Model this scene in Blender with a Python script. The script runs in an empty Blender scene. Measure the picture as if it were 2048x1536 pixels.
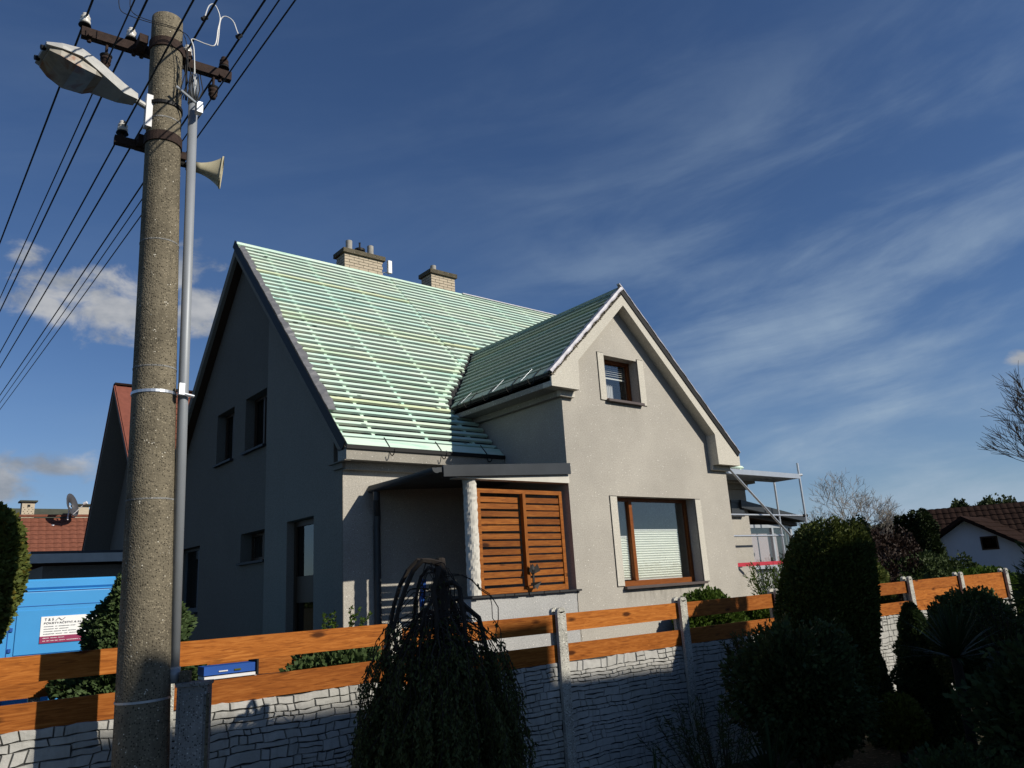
import bpy, math, random
import numpy as np
from mathutils import Vector, Matrix
from mathutils.geometry import tessellate_polygon
random.seed(7); rng = np.random.default_rng(7)
SC = bpy.context.scene
COL = SC.collection

# ---------------------------------------------------------------- camera
# world: x = along the house front, y = towards the back garden, z up; the eye is at z = 0
cam_d = bpy.data.cameras.new('camera'); cam = bpy.data.objects.new('camera', cam_d); COL.objects.link(cam)
A = Vector((0.77274, -0.63168, -0.06047)); 
def cam_axes():
    p, r, h = 0.25689, -0.06257, 0.70042
    f = Vector((0, math.cos(p), math.sin(p))); rt = Vector((1, 0, 0)); up = rt.cross(f)
    a = rt*math.cos(r)+up*math.sin(r); b = -rt*math.sin(r)+up*math.cos(r)
    M = Matrix(((math.cos(h), math.sin(h), 0), (-math.sin(h), math.cos(h), 0), (0, 0, 1)))
    return M@a, M@b, M@f
A, B, C = cam_axes()
cam.matrix_world = Matrix(((A.x, B.x, -C.x, 0), (A.y, B.y, -C.y, 0), (A.z, B.z, -C.z, 0), (0, 0, 0, 1)))
cam_d.sensor_width = 36; cam_d.lens = 1532/2048*36; cam_d.clip_start = .05; cam_d.clip_end = 2000
SC.camera = cam
# ---------------------------------------------------------------- sun + sky
SUN = Vector((.47, -1.0, .69)).normalized()
sl = bpy.data.lights.new('sun', 'SUN'); so = bpy.data.objects.new('sun', sl); COL.objects.link(so)
sl.energy = 5.0; sl.angle = math.radians(.5); sl.color = (1, .93, .82)
so.rotation_euler = SUN.to_track_quat('Z', 'Y').to_euler()
SC.view_settings.view_transform = 'Standard'; SC.view_settings.look = 'None'
SC.view_settings.exposure = 0.0; SC.view_settings.gamma = 1
SC.view_settings.use_curve_mapping = False

def build_world():
    w = bpy.data.worlds.new('World'); SC.world = w; w.use_nodes = True
    nt = w.node_tree; nt.nodes.clear(); N = nt.nodes.new; L = nt.links.new
    out = N('ShaderNodeOutputWorld'); bg = N('ShaderNodeBackground'); bg.inputs[1].default_value = .065
    sky = N('ShaderNodeTexSky'); sky.sky_type = 'NISHITA'; sky.sun_disc = False
    sky.sun_elevation = math.asin(SUN.z); sky.sun_rotation = math.atan2(SUN.x, SUN.y)
    sky.altitude = 300; sky.air_density = 1.0; sky.dust_density = .35; sky.ozone_density = 2.2
    tc = N('ShaderNodeTexCoord'); sep = N('ShaderNodeSeparateXYZ'); L(tc.outputs['Generated'], sep.inputs[0])
    def math_(op, a, b=None, c=None, clamp=False):
        n = N('ShaderNodeMath'); n.operation = op; n.use_clamp = clamp
        for i, v in enumerate((a, b, c)):
            if v is None: continue
            if isinstance(v, (int, float)): n.inputs[i].default_value = v
            else: L(v, n.inputs[i])
        return n.outputs[0]
    az = math_('ARCTAN2', sep.outputs[0], sep.outputs[1]); el = math_('ARCSINE', sep.outputs[2])
    def comb(x, y, z=0.):
        n = N('ShaderNodeCombineXYZ')
        for i, v in enumerate((x, y, z)):
            if isinstance(v, (int, float)): n.inputs[i].default_value = v
            else: L(v, n.inputs[i])
        return n.outputs[0]
    def noise(vec, sc, det, rough=.55, dist=0.):
        n = N('ShaderNodeTexNoise'); n.inputs['Scale'].default_value = sc; n.inputs['Detail'].default_value = det
        n.inputs['Roughness'].default_value = rough; n.inputs['Distortion'].default_value = dist
        L(vec, n.inputs['Vector']); return n.outputs['Fac']
    def ramp(v, a, b):
        n = N('ShaderNodeMapRange'); n.interpolation_type = 'SMOOTHSTEP'
        L(v, n.inputs[0]); n.inputs[1].default_value = a; n.inputs[2].default_value = b
        return n.outputs[0]
    # high thin cirrus: layers stretched along a plane overhead
    zz = math_('ADD', math_('MAXIMUM', sep.outputs[2], 0.0), .12)
    px = math_('DIVIDE', sep.outputs[0], zz); py = math_('DIVIDE', sep.outputs[1], zz)
    rx = math_('ADD', math_('MULTIPLY', px, .93), math_('MULTIPLY', py, .36))
    ry = math_('SUBTRACT', math_('MULTIPLY', py, .93), math_('MULTIPLY', px, .36))
    c1 = noise(comb(math_('MULTIPLY', az, 1.6), math_('ADD', math_('MULTIPLY', el, 6.5), math_('MULTIPLY', az, -.9)), 5.2), 1.5, 8, .58, .35)
    c2 = noise(comb(math_('MULTIPLY', rx, .8), math_('MULTIPLY', ry, 2.2), 3.1), 1.6, 6, .6, .2)
    cir = math_('MULTIPLY', ramp(c1, .36, .74), math_('ADD', .35, math_('MULTIPLY', c2, 1.1)))
    low = math_('SUBTRACT', 1.0, ramp(el, .10, .72))
    east = ramp(az, .50, 1.10)      # the veil thickens towards the right of the view and on beyond
    cir = math_('MULTIPLY', cir, math_('ADD', .07, math_('MULTIPLY', math_('MULTIPLY', low, east), 1.0)))
    cir = math_('MULTIPLY', cir, .85, clamp=True)
    # thin haze veil near the horizon
    veil = math_('MULTIPLY', math_('SUBTRACT', 1.0, ramp(el, .0, .34)), .24)
    # small fair-weather cumulus, low
    acc = None
    def blob(a0, e0, ra, re, k=1.0):
        dx = math_('DIVIDE', math_('SUBTRACT', az, a0), ra); dy = math_('DIVIDE', math_('SUBTRACT', el, e0), re)
        d = math_('SQRT', math_('ADD', math_('MULTIPLY', dx, dx), math_('MULTIPLY', dy, dy)))
        return math_('MULTIPLY', math_('SUBTRACT', 1.0, d), k)
    for b in CUMULUS:
        v = blob(*b); acc = v if acc is None else math_('MAXIMUM', acc, v)
    n1 = noise(comb(math_('MULTIPLY', az, 1.0), math_('MULTIPLY', el, 1.5)), 16, 8, .6, .35)
    cum = ramp(math_('ADD', acc, math_('MULTIPLY', math_('SUBTRACT', n1, .5), 2.6)), .12, .85)
    cum = math_('MULTIPLY', cum, .93)
    n2 = noise(comb(math_('MULTIPLY', az, 1.0), math_('MULTIPLY', math_('ADD', el, .012), 1.6), 2.), 11, 5)
    shade = ramp(n2, .32, .66)
    mc = N('ShaderNodeMixRGB'); L(shade, mc.inputs[0]); mc.inputs[1].default_value = (3.6, 4.1, 4.9, 1); mc.inputs[2].default_value = (7.9, 8.0, 8.2, 1)
    m1 = N('ShaderNodeMixRGB'); L(math_('ADD', cir, veil, clamp=True), m1.inputs[0]); m1.inputs[2].default_value = (5.3, 6.9, 8.7, 1)
    tint = N('ShaderNodeMixRGB'); tint.blend_type = 'MULTIPLY'; tint.inputs[0].default_value = 1; tint.inputs[2].default_value = (.74, .94, 1.23, 1)
    L(sky.outputs[0], tint.inputs[1]); L(tint.outputs[0], m1.inputs[1])
    m2 = N('ShaderNodeMixRGB'); L(cum, m2.inputs[0]); L(m1.outputs[0], m2.inputs[1]); L(mc.outputs[0], m2.inputs[2])
    L(m2.outputs[0], bg.inputs[0]); L(bg.outputs[0], out.inputs[0])
# (azimuth, elevation, half width, half height) in radians
CUMULUS = [(.295, .350, .06, .045, 1.2), (.15, .158, .09, .024, 1.2), (.190, .350, .125, .052), (.12, .335, .08, .030), (.27, .395, .055, .045, .9), (.105, .395, .030, .022, .8),
           (.09, .145, .10, .030), (.16, .150, .05, .018, .8), (1.30, .205, .022, .012, .9), (.03, .17, .06, .03),
           (-.9, .18, .16, .05), (-1.9, .2, .2, .05), (2.3, .16, .22, .04)]
build_world()

# ---------------------------------------------------------------- materials
def M_(name):
    m = bpy.data.materials.new(name); m.use_nodes = True
    nt = m.node_tree; return m, nt, nt.nodes['Principled BSDF'], nt.nodes.new, nt.links.new
class NT:
    def __init__(s, name, rough=.8, metal=0., spec=.3):
        s.m, s.nt, s.b, s.N, s.L = M_(name)
        s.b.inputs['Roughness'].default_value = rough; s.b.inputs['Metallic'].default_value = metal
        s.b.inputs['Specular IOR Level'].default_value = spec
        s.tc = s.N('ShaderNodeTexCoord'); s.vec = s.tc.outputs['Object']
    def mapped(s, sc=(1, 1, 1), rnd=0.):
        mp = s.N('ShaderNodeMapping'); mp.inputs['Scale'].default_value = sc
        v = s.vec
        if rnd:
            oi = s.N('ShaderNodeObjectInfo'); a = s.N('ShaderNodeVectorMath'); a.operation = 'MULTIPLY_ADD'
            cx = s.N('ShaderNodeCombineXYZ'); 
            for i in range(3): s.L(oi.outputs['Random'], cx.inputs[i])
            s.L(cx.outputs[0], a.inputs[0]); a.inputs[1].default_value = (rnd, rnd*1.7, rnd*2.3); s.L(v, a.inputs[2]); v = a.outputs[0]
        s.L(v, mp.inputs[0]); return mp.outputs[0]
    def noise(s, vec, sc, det=4, rough=.55, dist=0.):
        n = s.N('ShaderNodeTexNoise'); n.inputs['Scale'].default_value = sc; n.inputs['Detail'].default_value = det
        n.inputs['Roughness'].default_value = rough; n.inputs['Distortion'].default_value = dist; s.L(vec, n.inputs['Vector']); return n.outputs['Fac']
    def voro(s, vec, sc, out='Distance', feat='F1', rand=1.):
        n = s.N('ShaderNodeTexVoronoi'); n.feature = feat; n.inputs['Scale'].default_value = sc; n.inputs['Randomness'].default_value = rand
        s.L(vec, n.inputs['Vector']); return n.outputs[out]
    def ramp(s, fac, stops):
        r = s.N('ShaderNodeValToRGB'); e = r.color_ramp.elements
        while len(e) < len(stops): e.new(.5)
        for i, (p, c) in enumerate(stops):
            e[i].position = p; e[i].color = (*c, 1) if not isinstance(c, (int, float)) else (c, c, c, 1)
        s.L(fac, r.inputs[0]); return r.outputs[0]
    def mix(s, fac, a, b, mode='MIX'):
        n = s.N('ShaderNodeMixRGB'); n.blend_type = mode
        for i, v in enumerate((fac, a, b)):
            if isinstance(v, (int, float)): n.inputs[i].default_value = v if i == 0 else (v, v, v, 1)
            elif isinstance(v, tuple): n.inputs[i].default_value = (*v, 1)
            else: s.L(v, n.inputs[i])
        return n.outputs[0]
    def math(s, op, a, b=0.):
        n = s.N('ShaderNodeMath'); n.operation = op
        for i, v in enumerate((a, b)):
            if isinstance(v, (int, float)): n.inputs[i].default_value = v
            else: s.L(v, n.inputs[i])
        return n.outputs[0]
    def rnd(s): return s.N('ShaderNodeObjectInfo').outputs['Random']
    def col(s, c): s.L(c, s.b.inputs['Base Color'])
    def bump(s, h, st=.4, dist=.01):
        n = s.N('ShaderNodeBump'); n.inputs['Strength'].default_value = st; n.inputs['Distance'].default_value = dist
        s.L(h, n.inputs['Height']); s.L(n.outputs[0], s.b.inputs['Normal'])
MAT = {}
def plain(name, c, rough=.7, metal=0., var=.12, sc=6., bump=0., spec=.3):
    t = NT(name, rough, metal, spec); v = t.mapped((1, 1, 1), 3.)
    n = t.noise(v, sc, 5, .6)
    t.col(t.mix(n, tuple(x*(1-var*1.6) for x in c), tuple(min(1, x*(1+var*1.6)) for x in c)))
    if bump: t.bump(t.noise(v, sc*8, 3), bump, .004)
    MAT[name] = t.m; return t.m
def stucco(name, c, dark=.82, speck=True):
    t = NT(name, .92, 0, .2); v = t.vec
    big = t.noise(v, .9, 5, .6); fine = t.noise(v, 62, 4, .75)
    base = t.mix(t.ramp(big, [(.3, 0.), (.75, 1.)]), tuple(x*dark for x in c), c)
    base = t.mix(t.ramp(fine, [(.35, 0.), (.7, 1.)]), t.mix(1., base, (.70, .70, .70), 'MULTIPLY'), t.mix(1., base, (1.16, 1.16, 1.16), 'MULTIPLY'))
    # rain streaks: vertical, thin
    st = t.noise(t.mapped((5, 5, .35)), 2.2, 5, .7)
    base = t.mix(t.ramp(st, [(.56, 0.), (.8, .30)]), base, tuple(x*.6 for x in c))
    if speck:
        d = t.voro(v, 30, 'Distance'); cl = t.voro(v, 30, 'Color'); sx = t.N('ShaderNodeSeparateColor'); t.L(cl, sx.inputs[0])
        m = t.math('MULTIPLY', t.math('LESS_THAN', d, .17), t.math('GREATER_THAN', sx.outputs[0], .86))
        base = t.mix(m, base, (.78, .76, .70))
    if name == 'stucco':      # soot and run-off stains below the sills
        sp = t.N('ShaderNodeSeparateXYZ'); t.L(v, sp.inputs[0]); sn = t.noise(t.mapped((4, 4, .9)), 3.0, 6, .7)
        for (xa, xb, zt, zb) in ((8.62, 10.62, -.14, -.50), (8.65, 9.5, 2.72, 2.45), (5.8, 7.7, -.1, -.5)):
            def ss(val, a, b):
                n = t.N('ShaderNodeMapRange'); n.interpolation_type = 'SMOOTHSTEP'; t.L(val, n.inputs[0]); n.inputs[1].default_value = a; n.inputs[2].default_value = b; return n.outputs[0]
            m = t.math('MULTIPLY', t.math('MULTIPLY', ss(sp.outputs[0], xa-.05, xa+.1), ss(sp.outputs[0], xb+.05, xb-.1)), t.math('MULTIPLY', ss(sp.outputs[2], zb, zt), t.math('LESS_THAN', sp.outputs[2], zt)))
            base = t.mix(t.math('MULTIPLY', m, ss(sn, .40, .68)), base, tuple(x*.52 for x in c))
    t.col(base); t.bump(fine, .55, .006); MAT[name] = t.m
stucco('stucco', (.50, .47, .41), .76); stucco('stucco_gable_deep_shade', (.165, .146, .118), .9, False); stucco('stucco_light', (.60, .57, .49), .92); stucco('stucco_gable_shade', (.235, .208, .168), .9, False)  # gable tones: stucco darkened with the wall's shade put in, deeper where recessed
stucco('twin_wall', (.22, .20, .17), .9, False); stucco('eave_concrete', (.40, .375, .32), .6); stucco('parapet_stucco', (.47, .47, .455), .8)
def concrete(name, c, agg=True):
    t = NT(name, .9, 0, .2); v = t.vec
    base = t.mix(t.ramp(t.noise(v, 1.6, 7, .68), [(.3, 0.), (.7, 1.)]), tuple(x*.58 for x in c), tuple(x*1.4 for x in c))
    st = t.noise(t.mapped((6, 6, .5)), 2.5, 5, .7); base = t.mix(t.ramp(st, [(.45, 0.), (.75, .55)]), base, tuple(x*.5 for x in c))
    if agg:
        cl = t.voro(v, 75, 'Color'); sx = t.N('ShaderNodeSeparateColor'); t.L(cl, sx.inputs[0]); d = t.voro(v, 75, 'Distance')
        dot = t.math('LESS_THAN', d, .42)
        base = t.mix(t.math('MULTIPLY', dot, t.math('GREATER_THAN', sx.outputs[0], .70)), base, tuple(x*.33 for x in c))
        base = t.mix(t.math('MULTIPLY', dot, t.math('LESS_THAN', sx.outputs[0], .17)), base, tuple(min(1, x*1.7) for x in c))
        d2 = t.voro(v, 48, 'Distance'); c2 = t.voro(v, 34, 'Color'); s2 = t.N('ShaderNodeSeparateColor'); t.L(c2, s2.inputs[0])
        base = t.mix(t.math('MULTIPLY', t.math('LESS_THAN', d2, .22), t.math('GREATER_THAN', s2.outputs[1], .93)), base, (.60, .57, .48))
        t.bump(t.math('ADD', d, t.noise(v, 30, 4)), .6, .006)
    else: t.bump(t.noise(v, 60, 4), .4, .004)
    t.col(base); MAT[name] = t.m
concrete('pole_concrete', (.155, .134, .094)); concrete('post_concrete', (.42, .41, .36)); concrete('cabinet_concrete', (.20, .20, .19)); concrete('cap_concrete', (.11, .095, .065))
def wood(name, dark, mid, light, knots=.35, rough=.6):
    t = NT(name, rough, 0, .12)
    v = t.mapped((.8, 9, 9), 5.); v2 = t.mapped((1, 2.6, 2.6), 5.)
    g = t.noise(v, 5.5, 6, .6, 1.2); f = t.noise(t.mapped((2, 60, 60), 3.), 4, 3)
    c = t.ramp(g, [(.28, dark), (.5, mid), (.72, light)])
    c = t.mix(t.math('MULTIPLY', f, .35), c, dark)
    k = t.voro(v2, 2.3, 'Distance'); kc = t.voro(v2, 2.3, 'Color'); sx = t.N('ShaderNodeSeparateColor'); t.L(kc, sx.inputs[0])
    kn = t.math('MULTIPLY', t.math('SUBTRACT', 1., t.ramp(t.math('ADD', k, t.math('MULTIPLY', g, .12)), [(.17, 0.), (.27, 1.)])), t.math('GREATER_THAN', sx.outputs[0], 1-knots))
    c = t.mix(kn, c, tuple(x*.38 for x in dark))
    hue = t.mix(t.rnd(), (.72, .68, .66), (1.12, 1.12, 1.08)); c = t.mix(1., c, hue, 'MULTIPLY')
    t.col(c); t.bump(t.math('ADD', g, f), .25, .003); MAT[name] = t.m
wood('fence_wood', (.17, .048, .008), (.37, .118, .019), (.52, .200, .044), .6)
wood('screen_wood', (.13, .040, .009), (.27, .088, .016), (.37, .140, .028), .3)
wood('frame_wood', (.15, .048, .014), (.22, .072, .020), (.26, .092, .026), .0, .35)
def green_wood(name, k):
    t = NT(name, .7, 0, .25)
    n = t.noise(t.mapped((.55, 5, 5), 9.), 2.2, 5, .6, .5); f = t.noise(t.mapped((2, 40, 40), 3.), 4, 3)
    c = t.ramp(n, [(.22, tuple(x*k for x in (.22, .48, .40))), (.36, tuple(x*k for x in (.52, .71, .60))), (.54, tuple(x*k for x in (.67, .79, .69))), (.82, tuple(x*k for x in (.71, .77, .61)))])
    tint = t.ramp(t.rnd(), [(0., (.82, .98, .98)), (.3, (.96, 1., .97)), (.8, (1., 1., .96)), (.955, (1.0, 1., .90)), (1., (1.02, .94, .70))])
    c = t.mix(1., c, tint, 'MULTIPLY'); c = t.mix(t.math('MULTIPLY', f, .22), c, (.1, .22, .17))
    kv = t.mapped((1, 3, 3), 7.); k1 = t.voro(kv, 1.9); kn = t.math('LESS_THAN', k1, .10)
    c = t.mix(t.math('MULTIPLY', kn, .8), c, (.06, .10, .07)); t.col(c); t.bump(f, .2, .003); MAT[name] = t.m
green_wood('green_batten', 1.0); green_wood('green_batten_shade', .52)  # second is a darkened copy: the wing slope's shade put into the green
def stone(name):
    t = NT(name, .9, 0, .2); v = t.mapped((1, 1, 1), 4.)
    n = t.noise(v, 9, 6, .65); c = t.mix(n, (.33, .325, .30), (.56, .55, .515)); c = t.mix(1., c, t.mix(t.rnd(), (.86, .86, .86), (1.05, 1.05, 1.05)), 'MULTIPLY')
    gr = t.noise(t.vec, 1.3, 6, .65); st = t.noise(t.mapped((7, 7, .8)), 1.6, 5, .7)
    c = t.mix(t.ramp(gr, [(.42, 0.), (.72, .45)]), c, (.20, .205, .16)); c = t.mix(t.ramp(st, [(.52, 0.), (.75, .5)]), c, (.17, .165, .14))
    t.col(c); t.bump(t.noise(v, 28, 5, .6), .5, .012); MAT[name] = t.m
stone('stone')
def leaf(name, dark, light, trans=.25, yel=0.):
    t = NT(name, .6, 0, .15)
    n = t.noise(t.vec, 3.2, 3); r = t.N('ShaderNodeNewGeometry').outputs['Random Per Island']
    c = t.mix(t.math('MULTIPLY', t.math('ADD', r, n), .5), dark, light)
    if yel: c = t.mix(t.math('GREATER_THAN', r, 1-yel), c, (.16, .13, .02))
    t.col(c)
    tr = t.N('ShaderNodeBsdfTranslucent'); t.L(c, tr.inputs[0]); mx = t.N('ShaderNodeMixShader'); mx.inputs[0].default_value = trans
    o = t.nt.nodes['Material Output']; t.L(t.b.outputs[0], mx.inputs[1]); t.L(tr.outputs[0], mx.inputs[2]); t.L(mx.outputs[0], o.inputs[0]); MAT[name] = t.m
leaf('thuja_leaf', (.055, .080, .018), (.15, .17, .040), .25, .05)
leaf('box_leaf', (.022, .036, .008), (.095, .115, .024), .15)
leaf('willow_leaf', (.022, .034, .009), (.105, .115, .040), .22)
leaf('dark_leaf', (.020, .036, .012), (.065, .090, .028), .2)
leaf('yellow_leaf', (.06, .07, .010), (.14, .14, .02), .25)
leaf('grass_leaf', (.04, .08, .012), (.09, .14, .02), .3)
leaf('thuja_dark', (.010, .018, .006), (.034, .050, .015), .1)
leaf('spruce_leaf', (.030, .055, .018), (.085, .125, .045), .15)
leaf('purple_leaf', (.020, .013, .010), (.042, .026, .018), .1)
leaf('far_leaf', (.030, .045, .018), (.065, .085, .030), .2)
leaf('yucca_leaf', (.012, .026, .010), (.035, .060, .022), .1)
plain('stone_joint', (.05, .05, .047), .95); plain('bark', (.028, .022, .017), .9, 0, .3, 12, .6); plain('bare_bark', (.16, .12, .09), .9, 0, .2, 12)
plain('grey_twig', (.24, .21, .17), .9); plain('steel', (.55, .58, .62), .38, .75, .08, 5); plain('steel_dull', (.42, .45, .48), .5, .55)
plain('pipe_grey', (.26, .28, .30), .5, .2, .08, 5); plain('rust', (.040, .025, .020), .85, .2, .5, 30, .8); plain('black_iron', (.012, .012, .012), .6, .3)
plain('anthracite', (.050, .055, .060), .38, .35, .1, 3); plain('anthracite_bright', (.055, .060, .065), .33, .45, .25, 2)
plain('membrane', (.020, .020, .021), .8, 0, .3, 3); plain('verge_metal', (.20, .20, .205), .5, .4, .3, 8, .5); plain('white_foil', (.46, .45, .48), .5, .1, .25, 14, .5)
plain('mortar_rubble', (.24, .21, .16), .95, 0, .5, 40, 1.); plain('brick_sand', (.46, .39, .29), .9, 0, .16, 9, .5); plain('mortar', (.20, .18, .15), .95)
plain('pot', (.30, .29, .26), .8, 0, .3, 12); plain('black_rubber', (.008, .008, .008), .7); plain('white_plastic', (.72, .72, .70), .4)
plain('porcelain', (.62, .60, .55), .15, 0, .1, 8, 0, .6); plain('lamp_shell', (.42, .42, .40), .55, .1, .18, 20, .2); plain('horn', (.46, .42, .29), .5, 0, .12, 6)
plain('slate', (.025, .026, .028), .6); plain('blue_paint', (.05, .29, .62), .38, .0, .10, 1.3, .12, .5); plain('blue_dark', (.02, .08, .32), .4); plain('red_paint', (.42, .03, .05), .5)
plain('sign_white', (.82, .83, .82), .5, 0, .02); plain('sign_magenta', (.28, .035, .10), .5, 0, .03); plain('white_paint_print', (.75, .7, .72), .5); plain('ink', (.10, .10, .11), .6); plain('ink_grey', (.38, .39, .40), .6); plain('art_grey', (.62, .60, .66), .6)
plain('blind', (.80, .82, .76), .7, 0, .04); plain('white_frame', (.75, .75, .73), .4, 0, .03); plain('curtain', (.66, .66, .66), .8, 0, .1, 14)
plain('blind_lilac', (.50, .42, .45), .8, 0, .03); plain('door_grey', (.10, .105, .11), .6); plain('dark_wood', (.045, .024, .012), .5); plain('brown_sill', (.09, .07, .065), .45)
plain('red_metal', (.20, .065, .042), .6, .1, .25, 5, .3); plain('clay', (.175, .062, .036), .85, 0, .35, 7, .3); plain('clay_dark', (.024, .014, .011), .95, 0, .5, 5, .3, .05); plain('moss_roof', (.055, .06, .045), .9, 0, .3, 3)
plain('white_wall', (.58, .62, .66), .9, 0, .08, 2); plain('brown_lacquer', (.045, .022, .018), .25, 0, .3, 20, .2, .6); plain('tyre', (.01, .01, .01), .8); plain('white_paint', (.7, .7, .7), .5)
plain('dish_dark', (.06, .06, .065), .5); plain('white_render', (.55, .53, .47), .9); plain('bark_mulch', (.10, .075, .05), .95, 0, .5, 30, .8); plain('knob', (.02, .018, .016), .5)
t = NT('ground', .95, 0, .1); n = t.noise(t.vec, .6, 6, .6); n2 = t.noise(t.vec, 25, 4)
t.col(t.mix(n2, t.mix(n, (.018, .022, .010), (.040, .045, .018)), (.05, .042, .03))); t.bump(n2, .8, .03); MAT['ground'] = t.m
t = NT('street', .9, 0, .2); n = t.noise(t.vec, 40, 4); t.col(t.mix(n, (.04, .04, .042), (.065, .065, .065))); MAT['street'] = t.m
# pane glass: reflects by fresnel, otherwise lets you see in
def glass(name, ior=1.9, tint=(.85, .9, .92)):
    t = NT(name); nt = t.nt; o = nt.nodes['Material Output']
    f0 = ((ior-1)/(ior+1))**2; lw = t.N('ShaderNodeLayerWeight'); fr = t.N('ShaderNodeMath'); fr.operation = 'MULTIPLY_ADD'
    p5 = t.math('POWER', lw.outputs['Facing'], 4.); t.L(p5, fr.inputs[0]); fr.inputs[1].default_value = .9-f0; fr.inputs[2].default_value = f0; gl = t.N('ShaderNodeBsdfGlossy'); gl.inputs['Roughness'].default_value = .01
    tr = t.N('ShaderNodeBsdfTransparent'); tr.inputs[0].default_value = (*tint, 1); mx = t.N('ShaderNodeMixShader')
    t.L(fr.outputs[0], mx.inputs[0]); t.L(tr.outputs[0], mx.inputs[1]); t.L(gl.outputs[0], mx.inputs[2]); t.L(mx.outputs[0], o.inputs[0]); MAT[name] = t.m
glass('glass', 1.95, (.95, .96, .95)); glass('glass_dark', 1.6, (.3, .33, .35))
t = NT('lamp_bowl', .35, 0, .5); n = t.noise(t.vec, 5, 4, .6, .5); t.col(t.ramp(n, [(.34, (.22, .21, .18)), (.50, (.36, .33, .27)), (.60, (.26, .13, .07)), (.74, (.12, .04, .02))])); MAT['lamp_bowl'] = t.m

# ---------------------------------------------------------------- mesh helpers
def link(name, me, mat=None, parent=None, smooth=False):
    if mat is not None:
        for m in (mat if isinstance(mat, (list, tuple)) else [mat]): me.materials.append(MAT[m])
    if smooth: me.polygons.foreach_set('use_smooth', [True]*len(me.polygons))
    o = bpy.data.objects.new(name, me); COL.objects.link(o)
    if parent is not None: o.parent = parent
    return o
class MB:
    def __init__(s): s.v = []; s.f = []; s.mi = []; s.cur = 0
    def add(s, vs, fs):
        n = len(s.v); s.v += [tuple(p) for p in vs]; s.f += [tuple(i+n for i in f) for f in fs]; s.mi += [s.cur]*len(fs)
    def box(s, a, b):
        x0, y0, z0 = a; x1, y1, z1 = b
        s.add([(x0, y0, z0), (x1, y0, z0), (x1, y1, z0), (x0, y1, z0), (x0, y0, z1), (x1, y0, z1), (x1, y1, z1), (x0, y1, z1)],
              [(0, 3, 2, 1), (4, 5, 6, 7), (0, 1, 5, 4), (1, 2, 6, 5), (2, 3, 7, 6), (3, 0, 4, 7)])
    def beam(s, p, q, w, h, up=(0, 0, 1)):
        p, q = Vector(p), Vector(q); d = (q-p).normalized(); u = Vector(up); r = d.cross(u)
        if r.length < 1e-5: r = d.cross(Vector((0, 1, 0)))
        r.normalize(); u = r.cross(d).normalized(); r *= w/2; u *= h/2
        s.add([p-r-u, p+r-u, p+r+u, p-r+u, q-r-u, q+r-u, q+r+u, q-r+u], [(0, 1, 2, 3), (7, 6, 5, 4), (0, 4, 5, 1), (1, 5, 6, 2), (2, 6, 7, 3), (3, 7, 4, 0)])
    def tube(s, pts, rs, seg=8, caps=True):
        pts = [Vector(p) for p in pts]
        if isinstance(rs, (int, float)): rs = [rs]*len(pts)
        base = len(s.v); ref = None
        for i, p in enumerate(pts):
            d = (pts[min(i+1, len(pts)-1)]-pts[max(i-1, 0)])
            d = d.normalized() if d.length > 1e-9 else Vector((0, 0, 1))
            if ref is None: ref = d.orthogonal().normalized()
            ref = (ref-d*ref.dot(d)); ref = ref.normalized() if ref.length > 1e-6 else d.orthogonal().normalized()
            b = d.cross(ref)
            for k in range(seg):
                a = 2*math.pi*k/seg; s.v.append(tuple(p+(ref*math.cos(a)+b*math.sin(a))*rs[i]))
        for i in range(len(pts)-1):
            for k in range(seg):
                a = base+i*seg+k; b2 = base+i*seg+(k+1) % seg
                s.f.append((a, b2, b2+seg, a+seg)); s.mi.append(s.cur)
        if caps:
            s.f.append(tuple(base+k for k in reversed(range(seg)))); s.f.append(tuple(base+(len(pts)-1)*seg+k for k in range(seg))); s.mi += [s.cur]*2
    def lathe(s, o, prof, seg=16, axis=(0, 0, 1)):
        o = Vector(o); ax = Vector(axis).normalized()
        s.tube([o+ax*z for r, z in prof], [max(r, 1e-4) for r, z in prof], seg)
    def prism(s, loop, fn, d0, d1, holes=()):
        loops = [loop]+list(holes); flat = [p for l in loops for p in l]
        tri = tessellate_polygon([[Vector((p[0], p[1], 0)) for p in l] for l in loops])
        n = len(flat); vs = [fn(p[0], p[1], d0) for p in flat]+[fn(p[0], p[1], d1) for p in flat]
        fs = [tuple(t) for t in tri]+[tuple(i+n for i in reversed(t)) for t in tri]
        k = 0
        for l in loops:
            m = len(l)
            for i in range(m): a, b = k+i, k+(i+1) % m; fs.append((a, b, b+n, a+n))
            k += m
        s.add(vs, fs)
    def build(s, name, mat=None, parent=None, smooth=False):
        me = bpy.data.meshes.new(name); me.from_pydata(s.v, [], s.f)
        if isinstance(mat, (list, tuple)): me.polygons.foreach_set('material_index', s.mi)
        me.update()
        import bmesh
        bm = bmesh.new(); bm.from_mesh(me); bmesh.ops.recalc_face_normals(bm, faces=bm.faces); bm.to_mesh(me); bm.free()
        return link(name, me, mat, parent, smooth)
def tag(o, label=None, cat=None, group=None, kind=None):
    if label: o['label'] = label
    if cat: o['category'] = cat
    if group: o['group'] = group
    if kind: o['kind'] = kind
    return o
def empty(name, loc, label, cat, group=None):
    o = bpy.data.objects.new(name, None); COL.objects.link(o); o.location = loc; o.empty_display_size = .2
    bpy.context.view_layer.update() if False else None
    return tag(o, label, cat, group)
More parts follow.
